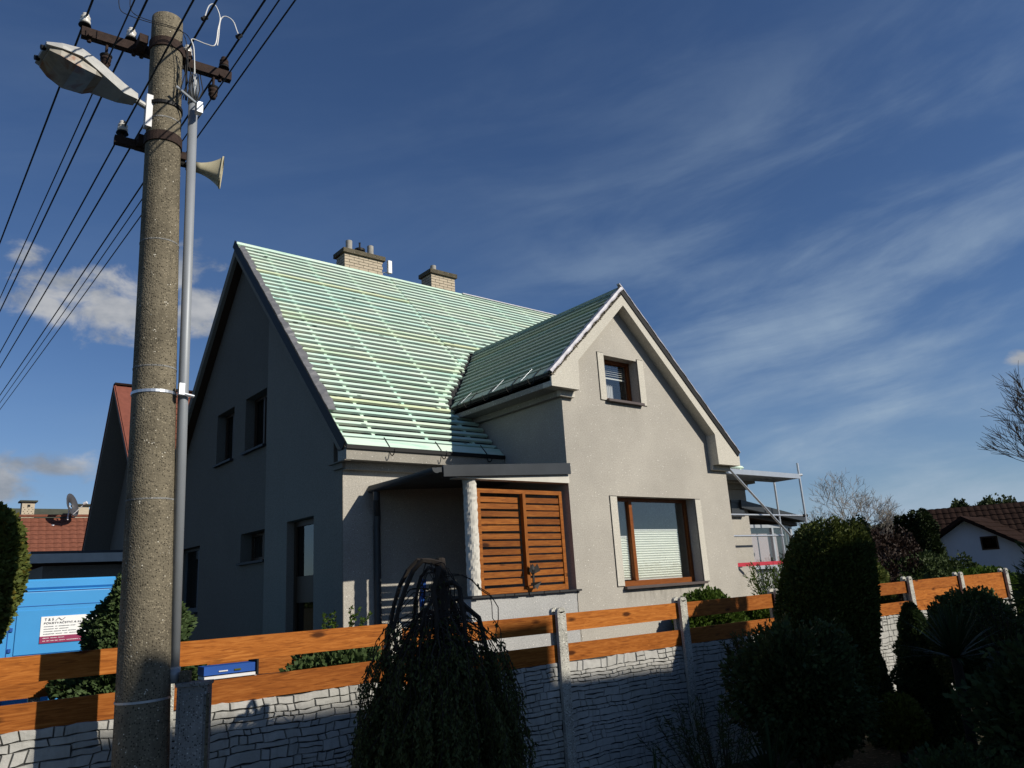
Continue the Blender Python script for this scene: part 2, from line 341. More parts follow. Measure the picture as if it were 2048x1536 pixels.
class Root:
    """a thing's Empty at its base; parts are modelled in world metres and hung under it"""
    def __init__(s, name, loc, label, cat, group=None): s.o = empty(name, loc, label, cat, group); s.inv = Matrix.Translation(Vector(loc)).inverted()
    def part(s, mb, name, mat, smooth=False, label=None, kind=None, parent=None):
        o = mb.build(name, mat, parent or s.o, smooth)
        if parent is None: o.matrix_parent_inverse = s.inv
        return tag(o, label, None, None, kind)
    def adopt(s, o, parent=None):
        o.parent = parent or s.o
        if parent is None: o.matrix_parent_inverse = s.inv
        return o
XZ = lambda a, b, d: (a, d, b)      # profile in x,z; depth along y
YZ = lambda a, b, d: (d, a, b)      # profile in y,z; depth along x
def bar(name, p, q, w, h, mat, parent_root=None, up=(0, 0, 1), parent=None, cache={}):
    """a straight piece modelled in its own frame (x along it) so that its grain follows it"""
    p, q = Vector(p), Vector(q); d = q-p; L = d.length; x = d.normalized(); u = Vector(up); yv = u.cross(x).normalized(); z = x.cross(yv)
    key = (round(L, 3), round(w, 4), round(h, 4), mat)
    if key not in cache:
        b = MB(); e = min(.003, h*.1, w*.1)
        b.box((0, -w/2, -h/2), (L, w/2, h/2)); me = bpy.data.meshes.new(name); me.from_pydata(b.v, [], b.f); me.materials.append(MAT[mat]); cache[key] = me
    o = bpy.data.objects.new(name, cache[key]); COL.objects.link(o)
    o.matrix_world = Matrix(((x.x, yv.x, z.x, p.x), (x.y, yv.y, z.y, p.y), (x.z, yv.z, z.z, p.z), (0, 0, 0, 1)))
    mw = o.matrix_world.copy()
    if parent is not None: o.parent = parent
    if parent_root is not None: 
        if parent is None: o.parent = parent_root.o
        o.matrix_parent_inverse = parent_root.inv
    o.matrix_basis = mw
    return o
def leaves(name, P, D, size, mat, parent=None, width=.35, extra=None):
    """P points, D directions (n,3): a folded quad leaf on each"""
    P = np.asarray(P, float); n = len(P); D = np.asarray(D, float); D = D/np.maximum(np.linalg.norm(D, axis=1, keepdims=True), 1e-6)
    S = np.asarray(size, float).reshape(-1, 1)*np.ones((n, 1))
    R = rng.normal(size=(n, 3)); W = np.cross(D, R); W /= np.maximum(np.linalg.norm(W, axis=1, keepdims=True), 1e-6); W *= width
    V = np.empty((n, 4, 3)); V[:, 0] = P; V[:, 1] = P+(D*.5+W)*S; V[:, 2] = P+D*S; V[:, 3] = P+(D*.5-W)*S
    me = bpy.data.meshes.new(name); V = V.reshape(-1, 3)
    ev = np.zeros((0, 3)); ef = []
    if extra is not None: ev = np.array(extra.v, float).reshape(-1, 3); ef = extra.f
    nv = len(V)
    me.vertices.add(nv+len(ev)); me.vertices.foreach_set('co', np.concatenate([V, ev]).ravel())
    loops = np.arange(nv); 
    exl = np.array([i+nv for f in ef for i in f], int); tot = np.concatenate([np.full(n, 4), np.array([len(f) for f in ef], int)]) if len(ef) else np.full(n, 4)
    me.loops.add(nv+len(exl)); me.loops.foreach_set('vertex_index', np.concatenate([loops, exl]) if len(exl) else loops)
    me.polygons.add(len(tot)); me.polygons.foreach_set('loop_start', np.concatenate([[0], np.cumsum(tot)[:-1]])); me.polygons.foreach_set('loop_total', tot)
    me.update(calc_edges=True); me.validate()
    return link(name, me, mat, parent)
def core(b, c, r, seg=14, pw=1.):
    """a lumpy closed inner body, for crowns too dense to see through"""
    rows = 9; base = len(b.v)
    for i in range(rows+1):
        ph = math.pi*i/rows
        for k in range(seg):
            th = 2*math.pi*k/seg; j = 1+.05*math.sin(3*th+i)+.04*math.sin(5*th+2*i)
            s_ = max(math.sin(ph), .02)**pw
            b.v.append((c[0]+r[0]*s_*math.cos(th)*j, c[1]+r[1]*s_*math.sin(th)*j, c[2]+r[2]*math.cos(ph)))
    for i in range(rows):
        for k in range(seg):
            a = base+i*seg+k; q = base+i*seg+(k+1) % seg; b.f.append((a, q, q+seg, a+seg)); b.mi.append(0)
def shell(c, r, n, pw=1., thick=.14, lump=.07, zmin=-1., seed=0):
    """points and outward directions over a rounded body"""
    g = np.random.default_rng(seed+11)
    u = g.uniform(zmin, 1, n); ph = np.arccos(u); th = g.uniform(0, 2*np.pi, n); s_ = np.maximum(np.sin(ph), .02)**pw
    lum = 1+lump*(np.sin(3*th+4*u+seed)+np.sin(7*th-6*u+seed*2)*.6+np.sin(13*th+11*u)*.4)+g.normal(0, lump*.25, n)
    k = (1-thick*g.random(n)**1.5)*lum
    P = np.stack([c[0]+r[0]*s_*np.cos(th)*k, c[1]+r[1]*s_*np.sin(th)*k, c[2]+r[2]*u*k], 1)
    D = np.stack([np.cos(th)*s_, np.sin(th)*s_, u], 1)+g.normal(0, .55, (n, 3)); D[:, 2] += .25
    return P, D
# ================================================================= SETTING
GZ = -2.36
b = MB(); b.box((-900, -900, GZ-.5), (900, 900, GZ)); tag(b.build('ground', 'ground'), kind='structure')
b = MB(); b.box((-200, -30, GZ-.2), (200, -22, GZ+.004)); tag(b.build('road', 'street'), kind='structure')

# ================================================================= THE HOUSE
SY0, SZ0, SM = 9.42, 2.02, 1.0626           # main front slope: z = SZ0 + SM (y - SY0)
RY, RZ = 14.02, 6.908
X0, X1 = 4.88, 14.55
def zm(y): return SZ0+SM*(y-SY0) if y <= RY else RZ-SM*(y-RY)
WX0, WZ0, WM = 7.31, 2.966, .954            # wing left slope: z = WZ0 + WM (x - WX0)
WRX, WRZ = 9.02, 4.597; WX1, WZ1 = 11.76, 2.04
WF = 7.805                                   # verge plane of the wing
H = Root('house', (9.7, 14.0, GZ), 'grey rendered house being re-roofed, green battens bare on its steep gabled roof', 'house')
def panes(root, mbp, name='glass', mat='glass'): return root.part(mbp, name, mat)
# --- walls
b = MB()
zr = lambda y: zm(y)-.24
holesA = [[(14.39, 2.64), (15.33, 2.64), (15.33, 3.66), (14.39, 3.66)], [(12.81, 2.64), (13.81, 2.64), (13.81, 3.66), (12.81, 3.66)],
          [(12.70, .67), (13.87, .67), (13.87, 1.18), (12.70, 1.18)], [(16.1, -.13), (17.5, -.13), (17.5, 1.16), (16.1, 1.16)]]
b.prism([(12.30, GZ-.1), (18.36, GZ-.1), (18.36, zr(18.36)), (14.02, zr(14.02)), (12.30, zr(12.30))], YZ, 5.12, 5.44, holesA)
H.part(b, 'gable_wall', 'stucco_gable_deep_shade')
b = MB(); b.box((4.974, 9.683, GZ), (4.979, 9.962, 1.795))  # skin over the wall end so the painted-in gable shade reaches the corner
b.prism([(9.963, GZ-.1), (12.43, GZ-.1), (12.43, zr(12.43)), (9.963, zr(9.963))], YZ, 4.98, 5.118, [[(10.60, -1.30), (11.55, -1.30), (11.55, 1.17), (10.60, 1.17)]])
b.prism([(9.965, GZ-.1), (12.29, GZ-.1), (12.29, zr(12.29)), (9.965, zr(9.965))], YZ, 5.122, 5.44, [[(10.60, -1.30), (11.55, -1.30), (11.55, 1.17), (10.60, 1.17)]])
H.part(b, 'gable_wall', 'stucco_gable_shade')  # includes the added corner skin that carries the gable shade
b = MB()
b.box((4.98, 9.68, GZ-.1), (14.6, 9.96, 1.80)); b.box((4.98+.02, 18.36, GZ-.1), (14.4, 18.66, 1.95))
b.prism([(9.97, GZ-.1), (18.35, GZ-.1), (18.35, zr(18.35)), (14.02, zr(14.02)), (9.97, zr(9.97))], YZ, 14.2, 14.45)
H.part(b, 'main_wall', 'stucco')
b = MB()
wz = lambda x: (WZ0+WM*(x-WX0) if x < WRX else WRZ-.955*(x-WRX))-.20
holesW = [[(8.67, 2.73), (9.46, 2.73), (9.46, 3.46), (8.67, 3.46)], [(8.67, -.12), (10.56, -.12), (10.56, 1.22), (8.67, 1.22)]]
b.prism([(7.69, GZ-.1), (11.55, GZ-.1), (11.55, wz(11.55)), (WRX, wz(WRX)), (7.69, wz(7.69))], XZ, 8.0, 8.3, holesW)
H.part(b, 'wing_wall', 'stucco')
for bb in (((7.692, 8.302, GZ-.1), (7.95, 11.2, wz(7.69)-.003)), ((11.3, 8.302, GZ-.1), (11.548, 9.679, wz(11.55)-.003))):
    b = MB(); b.box(*bb); H.part(b, 'wing_side_wall', 'stucco')
b = MB(); b.box((5.45, 9.97, -.9), (14.19, 18.3, -.8)); b.box((7.96, 8.31, -.9), (11.29, 9.67, -.8)); b.box((7.96, 8.31, 2.2), (11.29, 9.67, 2.3)); b.box((5.45, 9.97, 2.2), (14.19, 18.3, 2.3)); H.part(b, 'floor', 'dark_wood')
# --- eaves and verge mouldings
for xa, xb in ((4.90, 7.688), (11.76, 14.62)):
    b = MB(); b.prism([(9.42, 1.81), (9.675, 1.81), (9.675, 1.98), (9.42, 1.955)], YZ, xa, xb); H.part(b, 'eave_fascia', 'eave_concrete')
b = MB()
for bb in (((4.98, 9.60, 1.70), (7.688, 9.679, 1.808)), ((11.55, 9.60, 1.70), (14.6, 9.679, 1.808)), ((4.93, 9.60, 1.72), (4.973, 9.90, 1.796)), ((4.88, 9.43, 1.797), (4.973, 9.95, 1.810))):
    b = MB(); b.box(*bb); H.part(b, 'cornice', 'eave_concrete' if bb[1][0] > 5 else 'stucco_gable_shade')
b = MB()    # main verge band with soffit
for (ya, yb) in ((9.66, RY), (RY, 18.55)):
    b.prism([(ya, zm(ya)-.31), (yb, zm(yb)-.31), (yb, zm(yb)-.09), (ya, zm(ya)-.09)], YZ, 4.90, 5.30)
b.prism([(9.42, 1.955), (9.66, 1.955), (9.66, zm(9.66)-.09), (9.42, 1.957)], YZ, 4.90, 5.0)
H.part(b, 'verge', 'stucco_gable_shade')
b = MB()
for (ya, yb) in ((12.45, RY), (RY, 18.4)):
    b.prism([(ya, zm(ya)-.318), (yb, zm(yb)-.318), (yb, zm(yb)-.311), (ya, zm(ya)-.311)], YZ, 4.97, 5.118)
H.part(b, 'soffit', 'dark_wood')
b = MB()    # wing verge: bands with a kneeler at each foot
b.prism([(7.33, 2.75), (7.89, 2.75), (7.91, 3.21), (9.05, 4.31), (9.05, 4.50), (7.33, 2.885)], XZ, WF, 7.999)
b.prism([(11.11, 1.80), (11.73, 1.80), (11.74, 1.965), (9.05, 4.50), (9.05, 4.31), (11.10, 2.32)], XZ, WF, 7.998)
H.part(b, 'wing_verge', 'stucco_light')
b = MB()    # wing eave along the side
b.prism([(7.33, 2.75), (7.66, 2.75), (7.66, 3.10), (7.33, 2.885)], XZ, 8.0, 10.35); H.part(b, 'wing_fascia', 'eave_concrete')
b = MB(); b.box((7.60, 8.0, 2.66), (7.689, 10.2, 2.748)); H.part(b, 'wing_cornice', 'eave_concrete')
b = MB(); b.box((11.56, 8.0, 1.80), (11.74, 9.5, 1.95)); H.part(b, 'wing_fascia', 'eave_concrete')
for bb in (((7.60, 7.93, 2.66), (7.90, 7.999, 2.748)), ((11.10, 7.93, 1.72), (11.60, 7.999, 1.798))):
    b = MB(); b.box(*bb); H.part(b, 'kneeler_corbel', 'stucco_light')
# --- roof
roof = H.part((lambda q: (q.prism([(9.44, 1.925), (RY, zm(RY)-.125), (18.6, zm(18.6)-.085), (18.6, zm(18.6)-.16), (RY, zm(RY)-.20), (9.44, 1.87)], YZ, 4.92, 14.5), q)[1])(MB()), 'roof', 'membrane')
rp = Root.__new__(Root)
def RB(name, p, q, w, h, mat, up): return bar(name, p, q, w, h, mat, H, up, parent=roof) if False else _rb(name, p, q, w, h, mat, up, roof)
def _rb(name, p, q, w, h, mat, up, par):
    o = bar(name, p, q, w, h, mat, None, up); mw = o.matrix_basis.copy(); o.parent = par
    o.matrix_parent_inverse = Matrix.Translation((-9.7+0, -14.0, -GZ)).inverted() if False else Matrix.Identity(4)
    # roof itself sits under the house Empty whose offset is undone by its own parent inverse, so world == local here
    o.matrix_basis = mw; return o
nM = Vector((0, -SM, 1)).normalized(); sM = Vector((0, 1, SM)).normalized()
def Pm(x, s, off=0.):        # point on the main slope, s metres up from the eave, off above the batten plane
    return Vector((x, SY0, SZ0))+sM*s+nM*off
LM = (Vector((0, RY, RZ))-Vector((0, SY0, SZ0))).length
def jx(s): return 8.40 + .0*s
gauge = .1605; s = .235; row = 0
_rb('batten', Pm(4.92, .085, -.018), Pm(7.68, .085, -.018), .165, .036, 'green_batten', nM, roof)
while s < LM-.03:
    z = (Pm(0, s)).z
    e0 = 4.90+random.uniform(0, .05)
    if z < WZ0-.02: end = 7.66
    elif z < WRZ-.03: end = WX0+(z-WZ0)/WM-.09+random.uniform(-.05, .04)
    else: end = 14.5
    def piece(a, c, ds=0.): 
        _rb('batten', Pm(a, s+ds, -.02), Pm(c, s+ds+random.uniform(-.006, .006), -.02), .063, .040, 'green_batten', nM, roof)
    if end > 8.45: piece(e0, 8.395, .0); piece(8.41, end, .022)
    else: piece(e0, end)
    if 2.1 < z < WRZ-.05:
        rx = WRX+(WRZ-z)/.955+.12
        if rx < 14.3: piece(rx, 14.5)
    s += gauge; row += 1
for x in (4.95, 5.47, 6.39, 7.28, 8.37, 9.35, 10.35, 11.3, 12.25, 13.2, 14.4):
    lo = .15 if x < 7.6 else (Vector((0, 0, 0)), None)[1]
    if x < WX0+.1: s0 = .15
    elif x < WRX: s0 = ((WZ0+WM*(x-WX0))-SZ0)/sM.z+.06
    elif x < 11.7: s0 = ((WRZ-.955*(x-WRX))-SZ0)/sM.z+.08
    else: s0 = .15
    if x == 7.28: s0 = .15
    _rb('counter_batten', Pm(x, s0, -.061), Pm(x, LM-.1, -.061), .055, .042, 'green_batten', nM, roof)
# valley boards
va, vb = Vector((WX0-.03, SY0+(WZ0-SZ0)/SM, WZ0)), Vector((WRX, SY0+(WRZ-SZ0)/SM, WRZ))
for off in (.20, ):
    _rb('valley_board', va+Vector((-off, 0, 0))+nM*-.061, vb+Vector((-off, 0, 0))+nM*-.061, .07, .040, 'green_batten', nM, roof)
b = MB(); b.beam(va+nM*-.075, vb+nM*-.075, .30, .006, nM); o = b.build('valley_sheet', 'membrane', roof)
# wing roof
nW = Vector((-WM, 0, 1)).normalized(); sW = Vector((1, 0, WM)).normalized()
b = MB(); b.prism([(7.33, 2.89), (WRX, WRZ-.088), (11.74, 1.97), (11.74, 1.91), (WRX, WRZ-.19), (7.33, 2.83)], XZ, 7.83, 12.0)
wroof = H.part(b, 'wing_roof', 'membrane')
def Pw(y, s, off=0.): return Vector((WX0, y, WZ0))+sW*s+nW*off
LW = (WRX-WX0)/sW.x
s = .225
_rb('batten', Pw(7.86, .075, -.018), Pw(SY0+(WZ0-SZ0)/SM+.02, .075, -.018), .150, .036, 'green_batten_shade', nW, wroof)
while s < LW-.02:
    z = Pw(0, s).z; ye = SY0+(z-SZ0)/SM+random.uniform(-.04, .03)
    _rb('batten', Pw(7.86, s, -.02), Pw(ye, s+random.uniform(-.004, .004), -.02), .058, .040, 'green_batten_shade', nW, wroof)
    s += gauge
for y in (7.95, 8.5, 9.4, 10.2):
    s0 = .15; s1 = LW-.05
    if y > 10.0: s0 = .35
    _rb('counter_batten', Pw(y, s0, -.061), Pw(y, s1, -.061), .055, .042, 'green_batten_shade', nW, wroof)
nE = Vector((.955, 0, 1)).normalized(); sE = Vector((-1, 0, .955)).normalized()
for k in range(23):
    p = Vector((WX1, 0, WZ1))+sE*(.08+k*gauge)-nE*.02
    if p.x > WRX+.05:
        zz = p.z; _rb('batten', (p.x, 7.86, p.z), (p.x, SY0+(zz-SZ0)/SM if zz > 2.1 else 9.4, p.z), .058, .04, 'green_batten_shade', nE, wroof)
_rb('ridge_board', (WRX, 7.86, WRZ-.03), (WRX, 11.8, WRZ-.03), .05, .10, 'green_batten_shade', (0, 0, 1), wroof)
_rb('ridge_board', (4.92, RY, RZ-.035), (14.5, RY, RZ-.035), .05, .07, 'green_batten', (0, 0, 1), roof)
b = MB(); b.beam((10.4, RY+.02, RZ+.005), (14.52, RY+.02, RZ+.005), .15, .02); b.build('ridge_flashing', 'white_foil', roof)
# torn verge flashing strips
def torn_strip(P, n, w0, w1, x_or_y, lift=.012, seed=1):
    g = random.Random(seed); q = MB(); up = []
    for i in range(n+1):
        t_ = i/n; up.append((P(t_, 0., lift+g.uniform(0, .012)), P(t_, g.uniform(w0, w1), lift+g.uniform(-.006, .03))))
    vs = [p for pr in up for p in pr]; q.add(vs, [(2*i, 2*i+1, 2*i+3, 2*i+2) for i in range(n)]); return q
q = torn_strip(lambda t_, w, l: Pm(4.895+w, t_*LM*.84+.80, l+.01), 60, .085, .16, 0, seed=3); vs = q.build('verge_flashing', 'verge_metal', roof)
md = vs.modifiers.new('t', 'SOLIDIFY'); md.thickness = .004
b = MB(); b.beam(Pm(4.885, .02, -.05), Pm(4.885, LM, -.05), .014, .15, nM); b.build('verge_board', 'black_iron', roof)
def PE(y, s, off=0.): return Vector((WX1, y, WZ1))+sE*s+nE*off
LE = (WX1-WRX)/abs(sE.x)
def draped(P, L_, n, down, seed):
    """crumpled foil laid over the verge and hanging down its face"""
    g = random.Random(seed); q = MB(); vs = []
    for i in range(n+1):
        s_ = L_*i/n; w_ = .07+.02*math.sin(i*.9); d_ = (down[0]+down[1])/2+(down[1]-down[0])*.3*math.sin(i*.7+seed)+g.uniform(-.002, .002); e = .002*math.sin(i*1.7)
        vs += [P(7.80+w_, s_, .006+g.uniform(0, .012)), P(7.79+e, s_, .012+g.uniform(0, .004)), P(7.778+e, s_, -d_*.45), P(7.782+e+g.uniform(-.003, .002), s_, -d_)]
    q.add(vs, [(4*i+k, 4*i+k+1, 4*i+k+5, 4*i+k+4) for i in range(n) for k in range(3)])
    o = q.build('verge_flashing', 'white_foil', wroof); o.modifiers.new('t', 'SOLIDIFY').thickness = .003
draped(Pw, LW+.03, 70, (.022, .048), 9); draped(PE, LE+.03, 60, (.008, .020), 10)
b = MB(); b.beam(PE(7.80, 0, -.055), PE(7.80, LE, -.055), .02, .10, nE); b.build('verge_board', 'black_iron', wroof)
# crumbly mortar bedding under the wing verge foil
g = random.Random(4); b = MB()
for k in range(420):
    s_ = g.uniform(.0, LW); p = Pw(7.805+g.uniform(-.002, .03), s_, -.062+g.uniform(-.026, .02)); r = g.uniform(.006, .014)
    b.tube([p-Vector((r, 0, 0)), p, p+Vector((r*.9, 0, r*.3))], [r*.5, r, r*.4], 5)
for k in range(120):
    s_ = g.uniform(.0, LE); p = PE(7.80+g.uniform(-.004, .03), s_, -.05+g.uniform(-.03, .03)); r = g.uniform(.005, .010)
    b.tube([p-Vector((r, 0, 0)), p, p+Vector((r*.9, 0, r*.3))], [r*.5, r, r*.4], 5)
o = b.build('mortar_bed', 'mortar_rubble', wroof); tag(o, kind='stuff')
# eave drip strip and gutter brackets
b = MB(); b.beam((4.89, 9.405, 1.985), (7.68, 9.405, 1.985), .03, .055); b.build('drip_strip', 'black_iron', roof)
b = MB(); b.beam((7.315, 7.84, 2.925), (7.315, 10.28, 2.925), .03, .05); b.build('drip_strip', 'black_iron', wroof)
def hook(x):
    q = MB(); pts = [Pm(x, .22, .006), Pm(x, .0, .006)]
    for k in range(9):
        a = math.pi*(k/8); pts.append(Vector((x, 9.345-.065*math.cos(math.pi-a)*-1 if False else 9.345+.065*math.cos(a), 1.97-.085*math.sin(a))))
    q.tube(pts, .0075, 6); q.build('gutter_bracket', 'black_iron', roof)
for x in (5.58, 6.47, 7.33): hook(x)
def whook(y):
    q = MB(); pts = [Pw(y, .2, .006), Pw(y, .0, .006)]
    for k in range(9):
        a = math.pi*(k/8); pts.append(Vector((7.235+.065*math.cos(a), y, 2.92-.085*math.sin(a))))
    q.tube(pts, .007, 6); q.build('gutter_bracket', 'black_iron', wroof)
for y in (8.15, 8.66, 9.25, 9.75, 10.12): whook(y)
for y, s_ in ((8.45, .30), (9.15, .30), (10.0, .28)):
    q = MB(); q.tube([Pw(y, .0, .012), Pw(y-.03, s_, .012)], .0022, 5); q.build('bracket_strap', 'steel', wroof)
# --- chimneys with single bricks
def chimney(x0, x1, y0, y1, ztop, pots, label):
    ch = H.part((lambda q: (q.box((x0+.008, y0+.008, 6.0), (x1-.008, y1-.008, ztop-.1)), q)[1])(MB()), 'chimney', 'mortar', label=label)
    bw, bh, j = .235, .066, .011; row = 0; z = ztop-.10-bh
    cache = {}
    def brick(p, sx, sy, sz):
        key = (round(sx, 3), round(sy, 3))
        if key not in cache:
            q = MB(); q.box((0, 0, 0), (sx, sy, sz)); me = bpy.data.meshes.new('brick'); me.from_pydata(q.v, [], q.f); me.materials.append(MAT['brick_sand']); cache[key] = me
        o = bpy.data.objects.new('brick', cache[key]); COL.objects.link(o); o.parent = ch; o.location = p
    while z > 6.62:
        off = 0 if row % 2 else .5
        x = x0-off*bw*1.0
        while x < x1-.02:
            a, c = max(x, x0), min(x+bw-j, x1)
            if c-a > .03: brick((a, y0-random.uniform(0, .004), z), c-a, .03, bh-j)
            x += bw
        y = y0+.034-(0 if row % 2 else .12)
        while y < y1-.02:
            a, c = max(y, y0+.034), min(y+bw-j, y1)
            if c-a > .03: brick((x0-random.uniform(0, .004), a, z), .03, c-a, bh-j)
            y += bw
        z -= bh+.002; row += 1
    q = MB(); q.box((x0-.05, y0-.05, ztop-.10), (x1+.05, y1+.05, ztop)); q.build('cap', 'cap_concrete', ch)
    for (px, py, r, h, kind) in pots:
        q = MB()
        if kind == 'pot': q.lathe((px, py, ztop), [(r, 0), (r*.95, h*.4), (r*.97, h), (r*.75, h), (r*.7, h-.04)], 14)
        else: q.lathe((px, py, ztop), [(.06, 0), (.06, .06), (r, .10), (r, .15), (.04, .17), (.02, .17), (.02, h), (.03, h+.01)], 14)
        q.build('chimney_pot' if kind == 'pot' else 'cowl', 'pot' if kind == 'pot' else 'black_iron', ch, smooth=False)
chimney(7.33, 8.28, 14.12, 14.52, 7.41, [(7.53, 14.3, .075, .29, 'pot'), (8.07, 14.3, .075, .29, 'pot'), (7.80, 14.3, .12, .30, 'cowl')], 'wide brick chimney with two pots and a black cowl')
chimney(9.60, 10.28, 14.12, 14.55, 7.42, [(9.80, 14.32, .072, .20, 'pot')], 'narrower brick chimney with one pot')
b = MB(); b.tube([(8.32, 14.15, 7.06), (8.42, 14.12, 7.06), (8.42, 14.12, 7.02)], .012, 6); b.box((8.38, 14.03, 7.03), (8.47, 14.10, 7.33)); 
ant = tag(b.build('wifi_antenna', 'white_plastic'), 'small white panel antenna beside the wide brick chimney', 'antenna')
# --- windows
def window(plane, axis, a0, a1, z0, z1, depth, mat, mulls=(), sill=None, glassmat='glass', fw=.055, label=None):
    """axis 'x': wall in the plane y=plane facing -y; axis 'y': wall in the plane x=plane facing -x"""
    fn = (lambda a, z, d: (a, plane+d, z)) if axis == 'x' else (lambda a, z, d: (plane+d, a, z))
    def bx(q, a, z, d, a2, z2, d2):
        p, r = fn(a, z, d), fn(a2, z2, d2); q.box(tuple(min(p[i], r[i]) for i in range(3)), tuple(max(p[i], r[i]) for i in range(3)))
    q = MB(); e = .004
    bx(q, a0+e, z0+e, depth, a1-e, z0+fw*1.5, depth+.06); bx(q, a0+e, z1-fw, depth, a1-e, z1-e, depth+.06)
    bx(q, a0+e, z0+fw*1.5+.001, depth+.001, a0+fw, z1-fw-.001, depth+.059); bx(q, a1-fw, z0+fw*1.5+.001, depth+.001, a1-e, z1-fw-.001, depth+.059)
    for m in mulls: bx(q, m-.035, z0+fw*1.5+.001, depth-.012, m+.035, z1-fw-.001, depth+.058)
    w = H.part(q, 'window', mat, label=label)
    edges = [a0+fw]+[v for m in mulls for v in (m-.035, m+.035)]+[a1-fw]
    for i in range(0, len(edges), 2):
        q = MB(); bx(q, edges[i]+.001, z0+fw*1.5+.002, depth+.03, edges[i+1]-.001, z1-fw-.002, depth+.036); q.build('pane', glassmat, w)
    if sill:
        q = MB(); bx(q, a0-.02, z0-.035, -.07, a1+.02, z0+.003, depth); q.build('sill', sill, w)
    return w, bx
w, bx = window(8.0, 'x', 8.67, 10.56, -.12, 1.22, .17, 'frame_wood', (9.14,), 'brown_sill', label='large two-part brown window with pleated blinds half way up')
def pleats(w, a0, a1, z0, z1, d, n):
    q = MB()
    for k in range(n):
        za = z0+(z1-z0)*k/n; zb = z0+(z1-z0)*(k+1)/n; zmid = (za+zb)/2
        q.add([(a0, 8+d, za), (a1, 8+d, za), (a1, 8+d-.02, zmid), (a0, 8+d-.02, zmid), (a0, 8+d, zb), (a1, 8+d, zb)], [(0, 1, 2, 3), (3, 2, 5, 4)])
    bl = q.build('pleated_blind', 'blind', w)
    q = MB(); q.box((a0, 8+d-.015, z1), (a1, 8+d+.005, z1+.018)); q.box((a0, 8+d-.015, z0-.02), (a1, 8+d+.005, z0-.001)); q.build('blind_rail', 'white_frame', w)
pleats(w, 9.20, 10.30, -.02, .72, .235, 20); pleats(w, 8.74, 9.09, .0, .62, .245, 17)
w2, _ = window(8.0, 'x', 8.67, 9.46, 2.73, 3.46, .17, 'frame_wood', (), 'brown_sill', label='small brown attic window with net curtain')
q = MB(); q.box((8.74, 8.24, 3.16), (9.39, 8.25, 3.185)); 
for k in range(5): q.box((8.74, 8.24, 3.22+k*.035), (9.39, 8.243, 3.226+k*.035))
q.build('slatted_blind', 'white_frame', w2)
q = MB(); n = 26
for k in range(n):
    a = 8.76+k*.36/n; q.add([(a, 8.28+.008*math.sin(k*2.1), 2.8), (a+.36/n, 8.28+.008*math.sin((k+1)*2.1), 2.8), (a+.36/n, 8.28+.008*math.sin((k+1)*2.1), 3.05+.015*(k % 3)), (a, 8.28+.008*math.sin(k*2.1), 3.05+.015*(k % 3))], [(0, 1, 2, 3)])
q.build('net_curtain', 'curtain', w2)
# light rendered strips beside the front windows, each set off by a groove
for (a0, a1, z0, z1) in ((8.53, 8.665, 2.715, 3.485), (9.465, 9.605, 2.715, 3.485), (8.52, 8.665, -.105, 1.21), (10.565, 10.705, -.115, 1.205)):
    q = MB(); q.box((a0-.012, 7.996, z0-.012), (a1+.004, 8.0-.001, z1+.012)); H.part(q, 'groove', 'black_iron')
    q = MB(); q.box((a0, 7.985, z0), (a1, 7.9955, z1)); H.part(q, 'jamb_strip', 'stucco_light')
for (a0, a1, z0, z1) in ((14.39, 15.33, 2.64, 3.66), (12.81, 13.81, 2.64, 3.66)):
    window(5.12, 'y', a0, a1, z0, z1, .17, 'dark_wood', ((a0+a1)/2,), 'slate', 'glass_dark')
window(5.12, 'y', 12.70, 13.87, .67, 1.18, .2, 'dark_wood', (13.3,), 'slate', 'glass')
window(5.12, 'y', 16.1, 17.5, -.13, 1.16, .16, 'door_grey', (16.6,), 'slate', 'glass_dark')
# side door with two panes and a brown panel
q = MB(); 
for (a, c, z0, z1) in ((10.605, 10.68, -1.29, 1.16), (11.47, 11.545, -1.29, 1.16)): q.box((5.10, a, z0), (5.16, c, z1))
q.box((5.101, 10.681, 1.08), (5.159, 11.469, 1.16)); dr = H.part(q, 'door', 'dark_wood')
q = MB(); q.box((5.11, 10.683, -.055), (5.15, 11.467, .33)); q.build('door_panel', 'dark_wood', dr)
q = MB(); q.box((5.125, 10.683, .332), (5.131, 11.467, 1.078)); q.box((5.125, 10.683, -1.28), (5.131, 11.467, -.057)); q.build('door_glass', 'glass_dark', dr)
# --- porch
b = MB(); b.prism([(5.38, 1.43), (7.67, 1.55), (7.67, 1.62), (5.38, 1.49)], XZ, 7.95, 9.678); pr = H.part(b, 'porch_roof', 'anthracite')
b = MB(); b.prism([(5.47, 1.375), (7.685, 1.50), (7.685, 1.66), (5.47, 1.52)], XZ, 7.925, 7.948); b.build('porch_flashing', 'anthracite_bright', pr)
b = MB(); b.prism([(5.70, 1.375), (7.684, 1.375), (7.684, 1.50), (5.70, 1.388)], XZ, 7.97, 8.13); b.build('porch_beam', 'white_render', pr)
b = MB(); n = 10; a0 = 7.90; pts = []
for yy, zz in ((7.90, 1.475), (9.56, 1.435)):
    for k in range(n+1): a = math.pi*k/n; pts.append((5.345+.065*math.cos(a)*-1, yy, zz-.065*math.sin(a)))
b.add(pts, [(k, k+1, k+n+2, k+n+1) for k in range(n)]+[tuple(range(n+1)), tuple(reversed(range(n+1, 2*n+2)))])
gt = b.build('gutter', 'anthracite', pr); gt.modifiers.new('t', 'SOLIDIFY').thickness = .004
b = MB(); b.tube([(5.345, 9.40, 1.37), (5.345, 9.40, 1.28), (5.47, 9.60, 1.08), (5.47, 9.62, .9), (5.47, 9.62, GZ)], .048, 12); b.build('downpipe', 'anthracite', pr)
g = random.Random(3)
b = MB(); rows = 44
